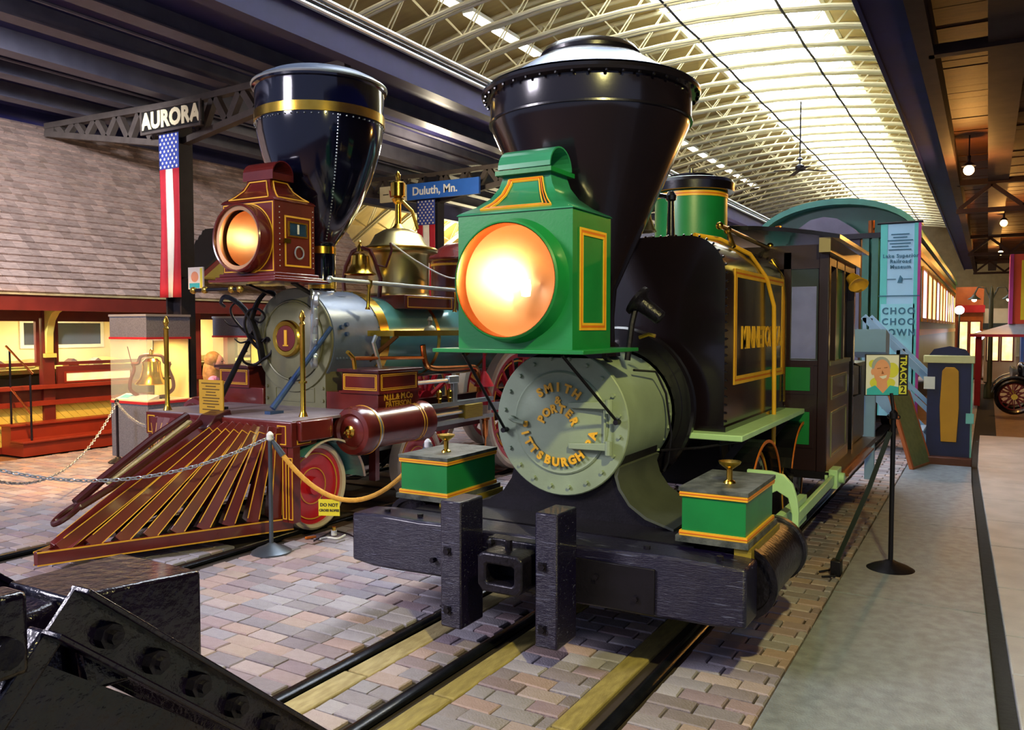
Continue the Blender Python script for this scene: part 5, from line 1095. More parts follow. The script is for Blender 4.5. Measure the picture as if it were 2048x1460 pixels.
# interior: cream room with train layout and dark far windows
ri=struct('wall_interior',B().box(-14.3,-14.2,Y0b,Y1b,.0,2.2),'cream_wall'); B().box(-14.2,WX-.1,Y0b,Y1b,2.12,2.18).build('room_ceiling','cream_wall',ri); B().box(-14.2,WX-.12,Y0b,Y1b,1.10,1.16).build('layout_table','foliage_print',ri)
for ya,yb in((6.1,7.2),(7.9,9.3),(10.6,11.4)): 
    B().box(-14.2,-14.18,ya,yb,1.48,1.86).build('far_window','dark_pane',ri); B().frame((-14.185,ya-.06,1.42),Y_,Z_,yb-ya+.12,.50,.06,.015).build('far_window_frame','white_paint',ri)
for k in range(9):
    y=5.6+k*.62; B().ball((-12.7-.5*(k%2),y,1.14),.26,10,(1.2,1.5,.55)).build('layout_hill','foliage_print',ri)
for i,(y,mm) in enumerate(((6.0,'red_bright'),(6.5,'timber_pale'),(7.6,'red_bright'),(8.0,'timber_pale'),(8.9,'flag_red'))):
    t=thing('model_house',(-12.35,y,1.16),['tiny red model house at the left end of the layout','tiny tan model house in the left showcase window','tiny red model house beside the yellow bracket','tiny tan model house near the middle of the layout','tiny dark red model house behind the bell case'][i],'model')
    B().box(-12.42,-12.28,y-.08,y+.08,1.16,1.24).build('walls',mm,t); B().prism([(-12.43,y-.09,1.24),(-12.43,y+.09,1.24),(-12.43,y,1.30)],(.16,0,0)).build('roof','trim_red',t)
for y in(6.2,8.3,11.2):
    lamp('layout_light','AREA',(-13.0,y,2.08),60,(1,.80,.45),1.2,(-13,y,0),size_y=.5)
# yellow bracket and column
bk=B().prism([(WX+.05,6.96,1.40),(WX+.09,6.96,1.40),(WX+.10,6.96,1.70),(WX+.16,6.96,1.88),(WX+.26,6.96,1.99),(WX+.36,6.96,2.03),(WX+.36,6.96,2.08),(WX+.05,6.96,2.08)],(0,.11,0)).build('eave_bracket','wain_yellow',wl,bev=.008); B().box(WX+.03,WX+.11,6.93,7.10,1.34,1.40).build('bracket_cap','wain_yellow',wl)
# red steps and handrails
stp=thing('entry_steps',(-11.7,7.2,0),'two red wooden steps below the yellow wainscot','steps')
for x0,x1,z0,z1 in((-11.955,-11.72,0,.42),(-11.72,-11.42,0,.21)):
    B().box(x0,x1,6.32,9.0,z0,z1-.03).build('riser','red_bright',stp); B().box(x0,x1+.03,6.30,9.02,z1-.03,z1).build('tread','red_bright',stp,bev=.006)
hrl=thing('stair_handrail',(-11.6,6.4,0),'black iron stair rail with two slanted brass bars on the red steps','handrail')
for x,y,z0,z1 in((-11.88,6.42,.42,1.45),(-11.46,6.46,.21,1.12)): B().cyl((x,y,z0),(x,y,z1),.014,n=8).build('rail_post','iron_dark',hrl)
for a,b in(((-11.93,6.40,1.52),(-11.42,6.47,1.14)),((-11.88,6.42,.92),(-11.46,6.46,.58))): B().tube([a,b],.016,8).build('rail_bar','copper',hrl)
# --- glass display cases with the bell
mat('carpet_grey','#6d7484',.95,0,'#565d6c',60,.8,.5,150); mat('case_trim','#8f949c',.5,.2,'#7c8188',6,.5); mat('case_yellow','#f0dc8a',.6,0,'#e6cd70',3,.4)
def case(x1,y0,wx,wy,label,name='display_case'):
    x0=x1-wx; y1=y0+wy; t=thing(name,((x0+x1)/2,(y0+y1)/2,0),label,'display case','carpeted glass display cases')
    B().box(x0,x1,y0,y1,0,.74).build('plinth','carpet_grey',t); B().box(x0-.01,x1+.01,y0-.01,y1+.01,.74,.775).build('red_band','flag_red',t); B().box(x0,x1,y0,y1,.775,.79).build('case_floor','sign_cream',t)
    B().box(x0,x1,y0,y1,1.65,1.93).build('header','carpet_grey',t); B().box(x0-.01,x1+.01,y0-.01,y1+.01,1.62,1.65).build('red_band','flag_red',t); B().box(x0-.01,x1+.01,y0-.01,y1+.01,1.93,1.96).build('top_cap','case_trim',t)
    for a in((x1-.008,x1,y0,y1),(x0,x1,y0,y0+.008),(x0,x0+.008,y0,y1)): B().box(*a,.79,1.62).build('glass_pane','clear_glass',t)
    B().box(x0,x1,y1-.02,y1,.79,1.62).build('back_panel','case_yellow',t)
    for x,y in((x0,y1-.02),(x1-.02,y1-.02)): B().box(x,x+.02,y,y+.02,.79,1.62).build('corner_strip','case_trim',t)
    lf=B().box((x0+x1)/2-.22,(x0+x1)/2+.22,(y0+y1)/2-.04,(y0+y1)/2+.04,1.60,1.62).build('case_lamp','lit_case',t)
    lamp('case_light','AREA',((x0+x1)/2,(y0+y1)/2,1.59),9,(1,.83,.45),.4,((x0+x1)/2,(y0+y1)/2,0),size_y=.1)
    return t
CXc,CYc=-9.72,7.03; wX=CXc-at(222,780,Y=CYc).x; wY=at(382,780,X=CXc).y-CYc
case(CXc,CYc,wX,wY,'grey carpeted glass case holding a brass bell, beside the pilot')
case(-10.1,9.1,.8,.8,'grey carpeted glass case farther back, half hidden by the smokebox')
bx,by=CXc-wX*.42,CYc+wY*.45
be=thing('museum_bell',(bx,by,.79),'large brass locomotive bell in a rusty yoke inside the glass case','bell')
mat('yoke_rust','#7a4a38',.55,.3,'#5e3628',8,.6,.1,40)
B().lathe((bx,by,1.36),-Z_,[(0,0),(.08,.01),(.12,.05),(.13,.18),(.16,.28),(.225,.36),(.215,.37),(0,.25)],28).build('bell_body','brass',be)
ey=V((.55,.83,0)).normalized()
Qb=lambda u,z:V((bx,by,z))+ey*u
o_,r_=curl([Q_ for Q_ in (Qb(-.18,.84),Qb(-.27,.92),Qb(-.27,1.05),Qb(-.22,1.20),Qb(-.24,1.28))],.026,.022); B().tube(o_,r_,8).build('yoke_arm','yoke_rust',be)
o_,r_=curl([Qb(.18,.84),Qb(.27,.92),Qb(.27,1.05),Qb(.22,1.20),Qb(.24,1.28)],.026,.022); B().tube(o_,r_,8).build('yoke_arm','yoke_rust',be)
o_,r_=curl([Qb(-.25,1.28),Qb(-.17,1.29),Qb(-.13,1.38),Qb(0,1.40),Qb(.13,1.38),Qb(.17,1.29),Qb(.25,1.28)],.024,.024); B().tube(o_,r_,8).build('yoke_top','yoke_rust',be)
B().tube([Qb(-.2,.82),Qb(0,.81),Qb(.2,.82)],.025,8).build('yoke_base','yoke_rust',be); B().lathe(Qb(0,1.40),Z_,[(.03,0),(.025,.06),(.01,.09),(0,.10)],12).build('yoke_finial','brass',be); B().bar(Qb(-.25,1.28),Qb(-.30,1.52),.012,.012).build('bell_lever','yoke_rust',be); B().box(bx-.12,bx+.12,by-.07,by+.07,.79,.815).build('yoke_mount','iron_dark',be)
ip=thing('info_panel',(CXc-.2,CYc+.12,.79),'tilted pale information panel inside the bell case','panel'); B().hexa([(CXc-wX+.05,CYc+.03,.79),(CXc-.03,CYc+.03,.79),(CXc-.03,CYc+.2,.79),(CXc-wX+.05,CYc+.2,.79)],[(CXc-wX+.05,CYc+.03,.80),(CXc-.03,CYc+.03,.80),(CXc-.03,CYc+.2,.86),(CXc-wX+.05,CYc+.2,.86)]).build('panel_board','white_paint',ip); B().hexa([(CXc-wX+.10,CYc+.06,.81),(CXc-wX+.28,CYc+.06,.81),(CXc-wX+.28,CYc+.15,.842),(CXc-wX+.10,CYc+.15,.842)],[(CXc-wX+.10,CYc+.06,.815),(CXc-wX+.28,CYc+.06,.815),(CXc-wX+.28,CYc+.15,.847),(CXc-wX+.10,CYc+.15,.847)]).build('panel_print','teal_print',ip)
# ================================================================ RIGHT SIDE AND FAR BACKGROUND
mat('car_green','#2f6a5e',.4,0,'#255548',3,.5,.04,40); mat('car_roof','#3f8378',.45,0,'#357065',3,.5,.04,40); mat('vestibule_grey','#6f6a80',.6,0,'#5c586c',5,.6,.1,40); mat('car_gold','#b9822f',.4,.2,'#9a6a22',5,.5,.05,40)
XC=-2.28
pc=thing('passenger_car',(XC,16,0),'dark green railway passenger car standing behind the tank engine cab','rail car')
pts=[(XC-1.29,.95),(XC-1.29,3.22)]+[(XC+1.29*math.cos(t),3.22+.66*math.sin(t)) for t in [PI-PI*i/16 for i in range(1,16)]]+[(XC+1.29,3.22),(XC+1.29,.95)]
B().prism([(x,15,z) for x,z in pts],(0,17,0)).build('body','car_green',pc,ang=50)
rp_=[(XC+1.34*math.cos(t),3.22+.72*math.sin(t)) for t in [PI-PI*i/18 for i in range(19)]]+[(XC+1.26*math.cos(t),3.22+.62*math.sin(t)) for t in [PI*i/18 for i in range(19)]]
B().prism([(x,14.7,z) for x,z in rp_],(0,17.4,0)).build('roof','car_roof',pc,ang=50)
pts=[(-2.98,.9),(-2.98,3.30),(-2.85,3.42),(-2.62,3.58),(-2.41,3.62),(-2.2,3.58),(-1.96,3.42),(-1.84,3.30),(-1.84,.9)]
vs_=B().prism([(x,14.5,z) for x,z in pts],(0,.52,0)).build('vestibule','vestibule_grey',pc)
for x in(-1.74,-1.60,-3.1): B().box(x-.05,x+.05,14.4,14.55,.8,3.3).build('end_post','car_green',pc)
B().box(-3.2,-1.5,14.38,14.6,3.22,3.30).build('end_header','iron_dark',pc); B().box(-3.3,-1.1,14.3,15.0,.72,.95).build('end_platform','iron_dark',pc)
for x in(-3.12,-1.66): B().cyl((x,14.42,3.3),(x,14.42,3.5),.05,n=10).build('marker_lamp','copper',pc)
mat('lit_window','#ffe2a8',.5,0,'#f7c66a',3,.8,emit=1.5); mat('lit_window_cool','#f1e6ff',.5,0,'#c6b6ff',3,.8,emit=1.8)
for k in range(11):
    y=15.6+k*1.45; wn_=B().box(XC+1.285,XC+1.305,y,y+1.05,1.95,2.75).build('window','lit_window' if k%3 else 'lit_window_cool',pc); B().frame((XC+1.306,y-.06,1.88),Y_,Z_,1.17,.94,.06,.012).build('window_frame','car_gold',wn_)
for z in(1.7,2.98): B().box(XC+1.28,XC+1.31,15,32,z-.05,z+.05).build('belt_rail','car_gold',pc)
for y in(16.2,18.4,28.5,30.6):
    for s in(-1,1): B().cyl((XC+s*.66,y,.46),(XC+s*.80,y,.46),.44,n=28).build('wheel','iron_dark',pc)
for y in(17.3,29.5): B().box(XC-.9,XC+.9,y-1.4,y+1.4,.5,.8).build('truck','iron_dark',pc)
B().box(XC-.4,XC+.4,15,32,.78,.95).build('underframe','iron_dark',pc)
# banner on the car end
mat('banner_blue','#a9d3ea',.7,0,'#9cc7e0',3,.4); mat('banner_teal','#66c9c0',.7,0,'#58b9b0',3,.4); mat('banner_pink','#b03c8a',.7,0,'#9c3279',3,.4); mat('banner_ink','#3c6f86',.7,0,'#33617a',6,.4)
mat('banner_cyan','#97d6e2',.7,0,'#88c8d6',3,.4)
bn=thing('hanging_banner',(-1.24,14.2,.38),'tall pale blue banner with CHOO CHOO TOWN lettering on the car end','banner')
B().box(-1.50,-.96,14.22,14.235,.38,3.42).build('cloth','banner_blue',bn); B().box(-1.50,-1.40,14.214,14.222,.38,3.42).build('teal_edge','banner_teal',bn); B().box(-1.02,-.965,14.212,14.222,.38,3.42).build('teal_edge','banner_teal',bn); B().box(-.965,-.925,14.21,14.236,.38,3.42).build('pink_edge','banner_pink',bn); B().box(-1.48,-1.0,14.212,14.222,.38,2.15).build('lower_panel','banner_cyan',bn)
L=B(); L2=B()
for i,s_ in enumerate(('CHOO','CHOO','TOWN')):
  L=B(); put_text(L,s_,.145,(-1.225,14.208,2.035-.168*i),X_,Z_,bold=.004,spacing=1.3,xs=.92); L.build('town_lettering','banner_ink',bn)
for i,s_ in enumerate(('Lake Superior','Railroad','Museum')): put_text(L2,s_,.078,(-1.21,14.212,2.90-.085*i),X_,Z_,spacing=1.15,bold=.002)
L2.build('museum_lettering','banner_ink',bn)
for i,wd in enumerate((.26,.20,.36,.30,.24,.32)): B().box(-1.22-wd/2,-1.22+wd/2,14.212,14.22,3.24-i*.048-.008,3.24-i*.048+.008).build('fine_print_line','banner_ink',bn)
B().prism([(-1.25,14.214,2.48),(-1.18,14.214,2.48),(-1.17,14.214,2.55),(-1.21,14.214,2.60),(-1.23,14.214,2.54)],(0,-.003,0)).build('emblem','banner_ink',bn)
for x0,x1 in((-1.40,-1.27),(-1.16,-1.04)): B().box(x0,x1,14.212,14.22,2.535,2.545).build('rule','banner_ink',bn)
B().cyl((-1.55,14.22,3.42),(-.9,14.22,3.42),.018,n=8).build('banner_rod','iron_dark',bn); B().box(-1.52,-.93,14.205,14.21,2.27,2.285).build('cord_tie','banner_ink',bn)
for x in(-1.5,-.95): B().bar((x,14.22,3.42),(x,15.0,3.45),.02,.02).build('banner_arm','iron_dark',bn)
# pale blue stairs up to the car
mat('stair_blue','#8fb4d2',.5,0,'#7fa3c2',4,.5,.05,40)
sr=thing('wooden_stairs',(-1.1,13.1,0),'pale blue boarding stairs with sloping handrails beside the green car','stairs')
top=V((-1.56,0,1.02)); bot=V((-.62,0,.06))
for y in(12.8,13.55):
    B().bar(top+V((0,y,0)),bot+V((0,y,0)),.04,.16).build('stringer','stair_blue',sr)
    B().bar(top+V((0,y,.92)),bot+V((.10,y,.92-.12)),.05,.09).build('handrail','stair_blue',sr); B().bar(top+V((0,y,.48)),bot+V((0,y,.48)),.03,.06).build('mid_rail','stair_blue',sr)
    for u in(.02,.5,.97):
        p=top.lerp(bot,u)+V((0,y,0)); B().bar(p,p+V((0,0,.92)),.05,.05).build('rail_post','stair_blue',sr)
for i in range(6):
    p=top.lerp(bot,(i+.4)/6); B().box(p.x-.11,p.x+.12,12.8,13.55,p.z-.02,p.z+.02).build('tread','stair_blue',sr,bev=.004)
B().box(-2.2,-1.56,12.78,13.57,.96,1.02).build('landing','stair_blue',sr)
for x in(-2.15,-1.62):
    for y in(12.82,13.5): B().box(x,x+.06,y,y+.06,0,.98).build('landing_leg','stair_blue',sr)
lb=thing('ledge_tray',(-1.17,10.35,1.45),'pale blue slanted tray mounted behind the engine cab','tray'); B().hexa([(-1.36,10.2,1.50),(-1.0,10.2,1.50),(-1.0,10.6,1.42),(-1.36,10.6,1.42)],[(-1.36,10.2,1.76),(-1.0,10.2,1.76),(-1.0,10.6,1.70),(-1.36,10.6,1.70)]).build('tray_panel','stair_blue',lb); B().box(-1.22,-1.12,10.35,10.45,0,1.46).build('tray_post','stair_blue',lb)
# right stanchion with portrait board and strap
stR=stanchion(-.58,6.54,1.16,'black stanchion with wide disc base on the concrete sidewalk','iron_dark',.165)
pb=thing('portrait_board',(-.63,6.58,1.16),'white TRACK 2 board with a cartoon portrait of a smiling man','sign')
O_=V((-.768,6.517,1.285)); ex_=V((.264,.137,0)).normalized(); nn_=ex_.cross(Z_); BWD,BHT=.297,.293
def pbox(u0,u1,v0,v1,d0,d1,name,mm,par=None):
    q=[O_+ex_*u*BWD+Z_*v*BHT for u,v in((u0,v0),(u1,v0),(u1,v1),(u0,v1))]; return B().hexa([p+nn_*d0 for p in q],[p+nn_*d1 for p in q]).build(name,mm,par or pb)
def ppoly(pts,d0,name,mm): return B().prism([O_+ex_*u*BWD+Z_*v*BHT+nn_*d0 for u,v in pts],nn_*.0012).build(name,mm,pb)
def pell(u,v,ru,rv,d0,name,mm,n=22): return ppoly([(u+ru*math.cos(2*PI*i/n),v+rv*math.sin(2*PI*i/n)) for i in range(n)],d0,name,mm)
B().cyl((-.58,6.54,1.15),(-.60,6.56,1.30),.012,n=8).build('holder','iron_dark',pb); pbox(-.02,1.02,-.02,1.02,-.012,0,'backing','sign_black'); pbox(0,.79,0,1,0,.001,'paper','white_paint'); pbox(.79,1,0,1,0,.001,'side_strip','sign_black'); pbox(.80,.985,.02,.24,.001,.002,'number_patch','lime_print')
pell(.62,.62,.17,.19,.001,'print_blob','lime_print'); pell(.16,.78,.10,.10,.001,'print_blob','lime_print'); pell(.26,.30,.17,.14,.001,'print_blob','lime_print'); pell(.56,.30,.15,.12,.001,'print_blob','lime_print')
pell(.36,.72,.23,.24,.002,'print_hair','hair_grey'); pell(.38,.58,.20,.31,.003,'print_face','skin_print'); pell(.16,.58,.045,.08,.0025,'print_ear','skin_print'); ppoly([(.26,.0),(.26,.4),(.50,.4),(.54,.0)],.0025,'print_neck','skin_print')
ppoly([(.02,.0),(.02,.15),(.22,.24),(.41,.04),(.58,.24),(.785,.20),(.785,.0)],.0045,'print_shirt','teal_print')
ppoly([(.31,.46),(.50,.50),(.48,.43),(.40,.40)],.0045,'print_smile','white_paint'); mat('print_line_brown','#9a5f42',.7,0,'#86503a',9,.3)
for u0,v0,u1,v1 in((.26,.66,.35,.67),(.43,.68,.51,.69)): B().bar(O_+ex_*u0*BWD+Z_*v0*BHT+nn_*.005,O_+ex_*u1*BWD+Z_*v1*BHT+nn_*.005,.001,.005).build('print_eye','print_line_brown',pb)
ppoly([(.385,.62),(.43,.53),(.37,.525)],.0045,'print_nose','print_line_brown')
L=B(); put_text(L,'TRACK',.062,O_+ex_*.893*BWD+Z_*.63*BHT+nn_*.002,-Z_,ex_,bold=.002,spacing=1.05); L.build('strip_lettering','lime_print',pb)
L=B(); put_text(L,'2',.07,O_+ex_*.893*BWD+Z_*.13*BHT+nn_*.003,ex_,Z_,bold=.001); L.build('numeral','sign_black',pb)
bs_=thing('barrier_strap',(-.9,6.2,0),'dark green barrier strap slanting from the sidewalk stanchion to a floor clip','strap')
mat('strap_green','#26302a',.7,0,'#1a221d',12,.5,.2,60)
B().bar((-.60,6.52,1.02),(-.72,6.42,.62),.045,.006,up=(1,1,0)).bar((-.72,6.42,.62),(-.905,6.23,.10),.045,.006,up=(1,1,0)).build('strap_web','strap_green',bs_); B().box(-.94,-.87,6.17,6.27,.0,.11).build('floor_clip','iron_dark',bs_,bev=.006)
B().tube([(-1.02,6.2,.01),(-.95,6.25,.02),(-.9,6.13,.015),(-.98,6.08,.012)],.008,6).build('clip_tail','iron_dark',bs_)
# sandwich board
sb_=thing('leaning_board',(-.95,11.9,0),'leaning orange framed display board left of the navy photo board','sign')
mat('frame_orange','#b8663a',.5,0,'#9a522c',6,.5); mat('board_olive','#7d8a5e',.6,0,'#6b774f',14,.8)
B().bar((-1.03,12.0,.93),(-1.03,12.05,.0),.03,.04).build('rear_leg','frame_orange',sb_)
for s in(0,):
    a=V((-1.04,11.7,.93)); b=V((-.76 if s==0 else -1.36,11.55 if s==0 else 11.9,.02)); e=V((.16,.62,0)) 
    B().hexa([b,b+e,b+e+V((.02,0,0)),b+V((.02,0,0))],[a,a+e,a+e+V((.02,0,0)),a+V((.02,0,0))]).build('panel','board_olive',sb_)
    for q0,q1 in((b,a),(b+e,a+e),(b,b+e),(a,a+e)): B().bar(q0,q1,.035,.045).build('frame_bar','frame_orange',sb_)
sb_.location=V(sb_.location)+V((-.02,-.28,0))
# cut-out photo board: plain stand-in panels
cu=thing('photo_board',(-.43,12.0,0),'navy stand-up photo board with an ochre panel and brown foot','sign')
mat('navy_board','#1c2352',.55,0,'#151a3f',4,.5); mat('ochre_panel','#c98f1c',.5,0,'#b27c14',3,.6); mat('brown_foot','#5e2c16',.5,0,'#4a2110',5,.6); mat('pale_teal','#7cc8c0',.5,0,'#6cb6ae',5,.5); mat('cream_panel','#d9d49a',.5,0,'#cbc588',5,.5)
B().prism([(-.67,11.98,.10),(-.17,11.98,.10),(-.17,11.98,1.40),(-.24,11.98,1.50),(-.42,11.98,1.54),(-.60,11.98,1.50),(-.67,11.98,1.40)],(0,.03,0)).build('backboard','navy_board',cu)
B().prism([(-.50,11.96,.30),(-.32,11.96,.30),(-.30,11.96,.75),(-.31,11.96,1.22),(-.36,11.96,1.27),(-.46,11.96,1.27),(-.50,11.96,1.22),(-.52,11.96,.75)],(0,.02,0)).build('ochre_panel','ochre_panel',cu,bev=.006); B().box(-.72,-.13,11.95,12.0,1.32,1.42).build('cream_bar','cream_panel',cu,bev=.01)
B().box(-.70,-.14,11.86,12.06,0,.11).build('foot','brown_foot',cu,bev=.012); B().box(-.71,-.58,11.95,11.97,.98,1.14).build('card','white_paint',cu); B().box(-.22,-.13,11.95,11.975,.55,.68).build('teal_patch','pale_teal',cu); B().box(-.17,-.15,11.99,12.02,.1,1.4).build('edge_strip','pale_teal',cu); B().bar((-.42,12.0,1.1),(-.42,12.5,.02),.04,.03).build('rear_prop','timber_pale',cu)
# lamps under the right canopy
mat('bulb_orange','#ffcf86',.5,0,'#ffb85a',3,.5,emit=30)
for i,(x,y,z) in enumerate(((-.31,14.5,4.19),(.26,22.2,4.19),(.3,31,4.19))):
    t=thing('canopy_lamp',(x,y,z),['nearest glowing orange lamp under the right canopy','second glowing orange lamp under the right canopy truss','far glowing lamp under the right canopy'][i],'lamp','lamps under the right canopy')
    B().ball((x,y,z),.075,14).build('bulb','bulb_orange',t); B().lathe((x,y,z+.06),Z_,[(.10,0),(.05,.05),(.025,.07),(.025,.16)],14).build('shade','iron_dark',t); B().cyl((x,y,z+.2),(x,y,4.72),.010,n=6).build('hanger','iron_dark',t)
    lamp('canopy_lamp_light','POINT',(x,y,z-.10),150,(1,.46,.10),.07)
# street lamp, kiosk, vintage car, shop fronts
mat('post_green','#2f3a30',.5,.2,'#232c24',6,.5); mat('bulb_warm','#fff0c0',.5,0,'#ffdf9a',3,.5,emit=14)
sl_=thing('street_lamp',(.06,24,0),'green street lamp post with curved arms in the far street','lamp'); B().lathe((.06,24,0),Z_,[(.13,0),(.12,.3),(.06,.4),(.05,2.5),(.07,2.55),(.03,2.75),(0,2.85)],14).build('post','post_green',sl_)
for s in(-1,1):
    B().tube([(.06,24,2.45),(.06+s*.14,24,2.78),(.06+s*.30,24,2.80),(.06+s*.38,24,2.62)],.022,8).build('arm','post_green',sl_); B().lathe((.06+s*.38,24,2.62),-Z_,[(.03,0),(.05,.04),(.15,.12),(.14,.13)],16).build('shade','post_green',sl_); B().ball((.06+s*.38,24,2.49),.06,10).build('bulb','bulb_warm',sl_)
ki=thing('kiosk',(1.1,21.7,0),'red framed kiosk with grey awning and yellow sign at the right edge','kiosk')
for x,y in((-.18,22.8),(1.9,22.8),(-.18,21.4),(1.9,21.4)): B().box(x-.06,x+.06,y-.06,y+.06,0,1.66).build('post','flag_red' if y<22 else 'trim_red',ki)
B().hexa([(-.35,21.2,1.62),(2.1,21.2,1.62),(2.1,23,1.62),(-.35,23,1.62)],[(.4,21.6,1.86),(1.5,21.6,1.86),(1.5,22.6,1.86),(.4,22.6,1.86)]).build('awning','case_trim',ki); B().box(-.36,2.11,21.19,23.01,1.57,1.63).build('awning_trim','flag_red',ki)
mat('kiosk_red','#d5482c',.5,0,'#bb3a22',3,.4); B().box(.46,1.7,21.6,22.5,1.86,3.42).build('sign_tower','kiosk_red',ki); B().box(.62,1.6,21.58,21.6,1.95,3.28).build('sign_face','sign_yellow',ki); B().box(.40,.47,21.55,22.5,1.86,3.42).build('tower_edge','banner_pink',ki)
vc=thing('vintage_car',(1.6,22.2,0),'black vintage motor car with dark red spoked wheels at the right edge','car')
mat('spoke_red','#7a1a24',.4,0,'#611219',6,.5)
for x,y in((.56,21.9),(2.5,21.9),(.56,23.2),(2.5,23.2)):
    wq=B().torus((x,y,.36),Y_,.32,.05,32,8).build('tire','black_paint',vc)
    for k in range(12): a=2*PI*k/12; B().bar((x,y,.36),(x+.29*math.cos(a),y,.36+.29*math.sin(a)),.02,.03).build('spoke','spoke_red',wq)
    B().cyl((x,y-.05,.36),(x,y+.05,.36),.06,n=14).build('hub','brass',wq); B().torus((x,y,.36),Y_,.275,.02,28,6).build('felloe','spoke_red',wq)
    A=arc((x,y,.36),X_,Z_,.42,.2,PI-.2,12); q=B()
    for a,b in zip(A,A[1:]): q.bar(a,b,.02,.22,up=Y_)
    q.build('fender','black_paint',vc)
B().box(.75,2.7,22.1,23.0,.5,.85).build('chassis_body','black_paint',vc,bev=.05); B().box(.62,1.3,22.2,22.9,.7,1.05).build('hood','black_paint',vc,bev=.08); B().box(1.5,2.8,22.1,23.0,.85,1.2).build('seat_tub','black_paint',vc,bev=.06)
for y in(22.2,22.9): B().lathe((.52,y,.86),V((-1,-.2,0)),[(0,-.1),(.06,-.08),(.10,0),(.10,.02),(0,.03)],16).build('head_lamp','steel_bright',vc)
B().box(1.4,1.46,22.1,23.0,1.2,1.7).build('windscreen','clear_glass',vc)
vc.location=V(vc.location)+V((-.06,-2.25,0))
mat('shop_orange','#b5662f',.6,0,'#8a4a22',3,.7); mat('shop_cream','#d9c79c',.6,0,'#c4b184',3,.5); mat('shop_blue','#2f5aa0',.6,0,'#274c8a',3,.5)
for i,(x0,x1,y,z1,mm,lab) in enumerate(((-1.0,-.15,33,3.2,'shop_orange','orange lit shop front at the far end of the street'),(-.1,.8,31,2.4,'shop_cream','cream shop front behind the street lamp'),(.9,2.0,30,2.6,'shop_blue','blue shop front behind the kiosk'),(2.1,4.5,30,3.4,'shop_orange','brick orange shop front at the far right'))):
    t=thing('shop_front',((x0+x1)/2,y,0),lab,'building','shop fronts at the far end'); B().box(x0,x1,y,y+1.2,0,z1).build('wall',mm,t); w_=x1-x0
    for k in range(2):
        a=x0+w_*(.1+.45*k); f_=B().box(a,a+w_*.35,y-.02,y,.7,z1*.62).build('window','lit_window',t); B().frame((a-.03,y-.022,.67),X_,Z_,w_*.35+.06,z1*.62-.64,.04,.01).build('window_frame','trim_red',f_)
    B().box(x0-.05,x1+.05,y-.15,y+.05,z1*.72,z1*.80).build('awning',('flag_red','post_green','shop_cream','shop_blue')[i],t)
mat('bulb_cool','#e8ecff',.5,0,'#c9d2ff',3,.5,emit=12)
for i,(x,y,z) in enumerate(((-.75,28,2.3),(-.2,27,1.55))):
    t=thing('street_globe',(x,y,z),['bluish white globe light far down the street','small bluish globe light below the orange shop front'][i],'lamp'); B().ball((x,y,z),.13,12).build('globe','bulb_cool',t); B().cyl((x,y,0),(x,y,z-.1),.025,n=8).build('stem','post_green',t)
# ceiling fan
fn=thing('ceiling_fan',(-4.64,24,6.2),'dark ceiling fan hanging below the bright skylight','fan'); B().cyl((-4.64,24,6.3),(-4.64,24,8.05),.02,n=8).build('down_rod','iron_dark',fn); B().lathe((-4.64,24,6.12),Z_,[(0,0),(.10,.02),(.13,.08),(.12,.16),(.05,.2),(0,.22)],16).build('motor','iron_dark',fn)
B().lathe((-4.64,24,6.42),Z_,[(.03,0),(.09,.04),(.03,.10)],12).build('canopy_cup','iron_dark',fn)
for k in range(4):
    a=.5+k*PI/2; d=V((math.cos(a),math.sin(a),0)); B().bar(V((-4.64,24,6.17))+d*.1,V((-4.64,24,6.14))+d*.72,.14,.012).build('blade','iron_dark',fn)
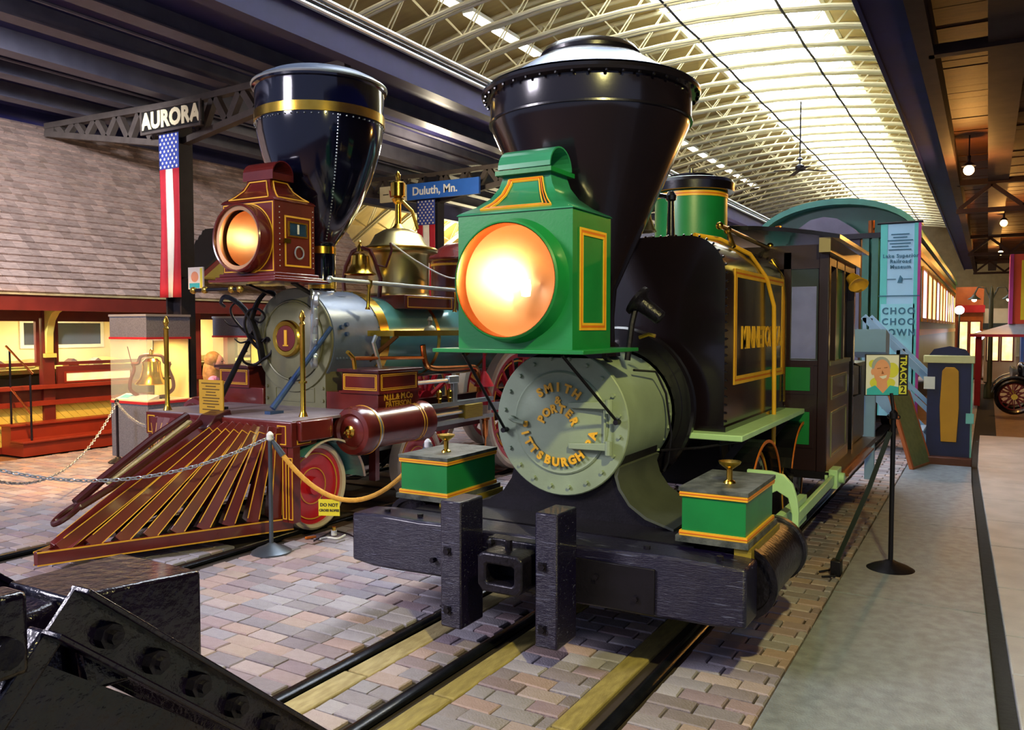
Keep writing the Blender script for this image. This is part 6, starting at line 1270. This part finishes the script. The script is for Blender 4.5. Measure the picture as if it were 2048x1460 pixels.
# visitor behind the pilot
mat('skin','#d9a58a',.55,0,'#c98f74',6,.5); mat('hair_blond','#c39a58',.6,0,'#8a6430',20,.7,.3,80); mat('pink_top','#e59ac6',.75,0,'#d483b3',8,.5,.2,60); mat('jeans','#3f4f78',.8,0,'#33415f',8,.6,.2,60)
PX,PY=-8.95,7.50
ps_=thing('person',(PX,PY,0),'visitor in a pink top with long blond hair behind the pilot deck','person')
def skin_body(name,verts,edges,radii,mm,par,root=0):
    off=par.location; me=bpy.data.meshes.new(name); me.from_pydata([(x-off.x,y-off.y,z-off.z) for x,y,z in verts],edges,[]); o=bpy.data.objects.new(name,me); COL.objects.link(o); o.parent=par; me.materials.append(MATS[mm])
    sk_=o.modifiers.new('skin','SKIN'); 
    lay=me.skin_vertices[0] if me.skin_vertices else None
    if lay is None:
        bm_=__import__('bmesh').new(); bm_.from_mesh(me); bm_.verts.layers.skin.verify(); bm_.to_mesh(me); bm_.free(); lay=me.skin_vertices[0]
    for i,r in enumerate(radii): lay.data[i].radius=(r,r*.8) if not isinstance(r,tuple) else r
    lay.data[root].use_root=True
    sd=o.modifiers.new('sub','SUBSURF'); sd.levels=2; sd.render_levels=2; return o
q=lambda x,y,z:(PX+x,PY+y,z)
vv=[q(0,0,.74),q(0,0,.92),q(0,-.01,1.06),q(0,0,1.15),q(0,-.01,1.22),q(.13,0,1.10),q(.18,.02,.90),q(.15,-.12,.74),q(-.13,0,1.10),q(-.18,.02,.90),q(-.15,-.12,.74),q(.07,0,.66),q(.08,0,.36),q(.08,.02,.06),q(.08,-.09,.04),q(-.07,0,.66),q(-.08,0,.36),q(-.08,.02,.06),q(-.08,-.09,.04)]
ee=[(0,1),(1,2),(2,3),(3,4),(2,5),(5,6),(6,7),(2,8),(8,9),(9,10),(0,11),(11,12),(12,13),(13,14),(0,15),(15,16),(16,17),(17,18)]
ps_.rotation_euler=(0,0,2.09)
bd=skin_body('body',vv,ee,[(.125,.09),(.11,.08),(.12,.085),(.06,.05),(.045,.045),.05,.038,.03,.05,.038,.03,.075,.05,.035,.03,.075,.05,.035,.03],'pink_top',ps_)
hd=B().ball(q(0,-.02,1.315),.098,20,(.88,1.0,1.16)); hd.ball(q(0,-.118,1.305),.016,8,(1,1.2,1.3)); hd.ball(q(.087,-.01,1.31),.022,8,(.5,1,1.3)); hd.ball(q(-.087,-.01,1.31),.022,8,(.5,1,1.3)); hd.build('head','skin',bd)
for x in(-.035,.035): B().ball(q(x,-.105,1.325),.010,8).build('eye','dark_pane',bd)
B().bar(q(-.022,-.112,1.268),q(.022,-.112,1.268),.008,.008).build('mouth','flag_red',bd)
B().ball(q(0,.028,1.345),.116,18,(1.0,.98,1.02)).build('hair','hair_blond',bd); B().lathe(q(0,.05,1.36),-Z_,[(.05,0),(.10,.08),(.115,.2),(.095,.32),(.04,.40),(0,.41)],16).build('hair_length','hair_blond',bd)
B().lathe(q(.07,0,.72),-Z_,[(.08,0),(.075,.2),(.06,.62),(.055,.66)],14).build('trouser_leg','jeans',bd); B().lathe(q(-.07,0,.72),-Z_,[(.08,0),(.075,.2),(.06,.62),(.055,.66)],14).build('trouser_leg','jeans',bd)
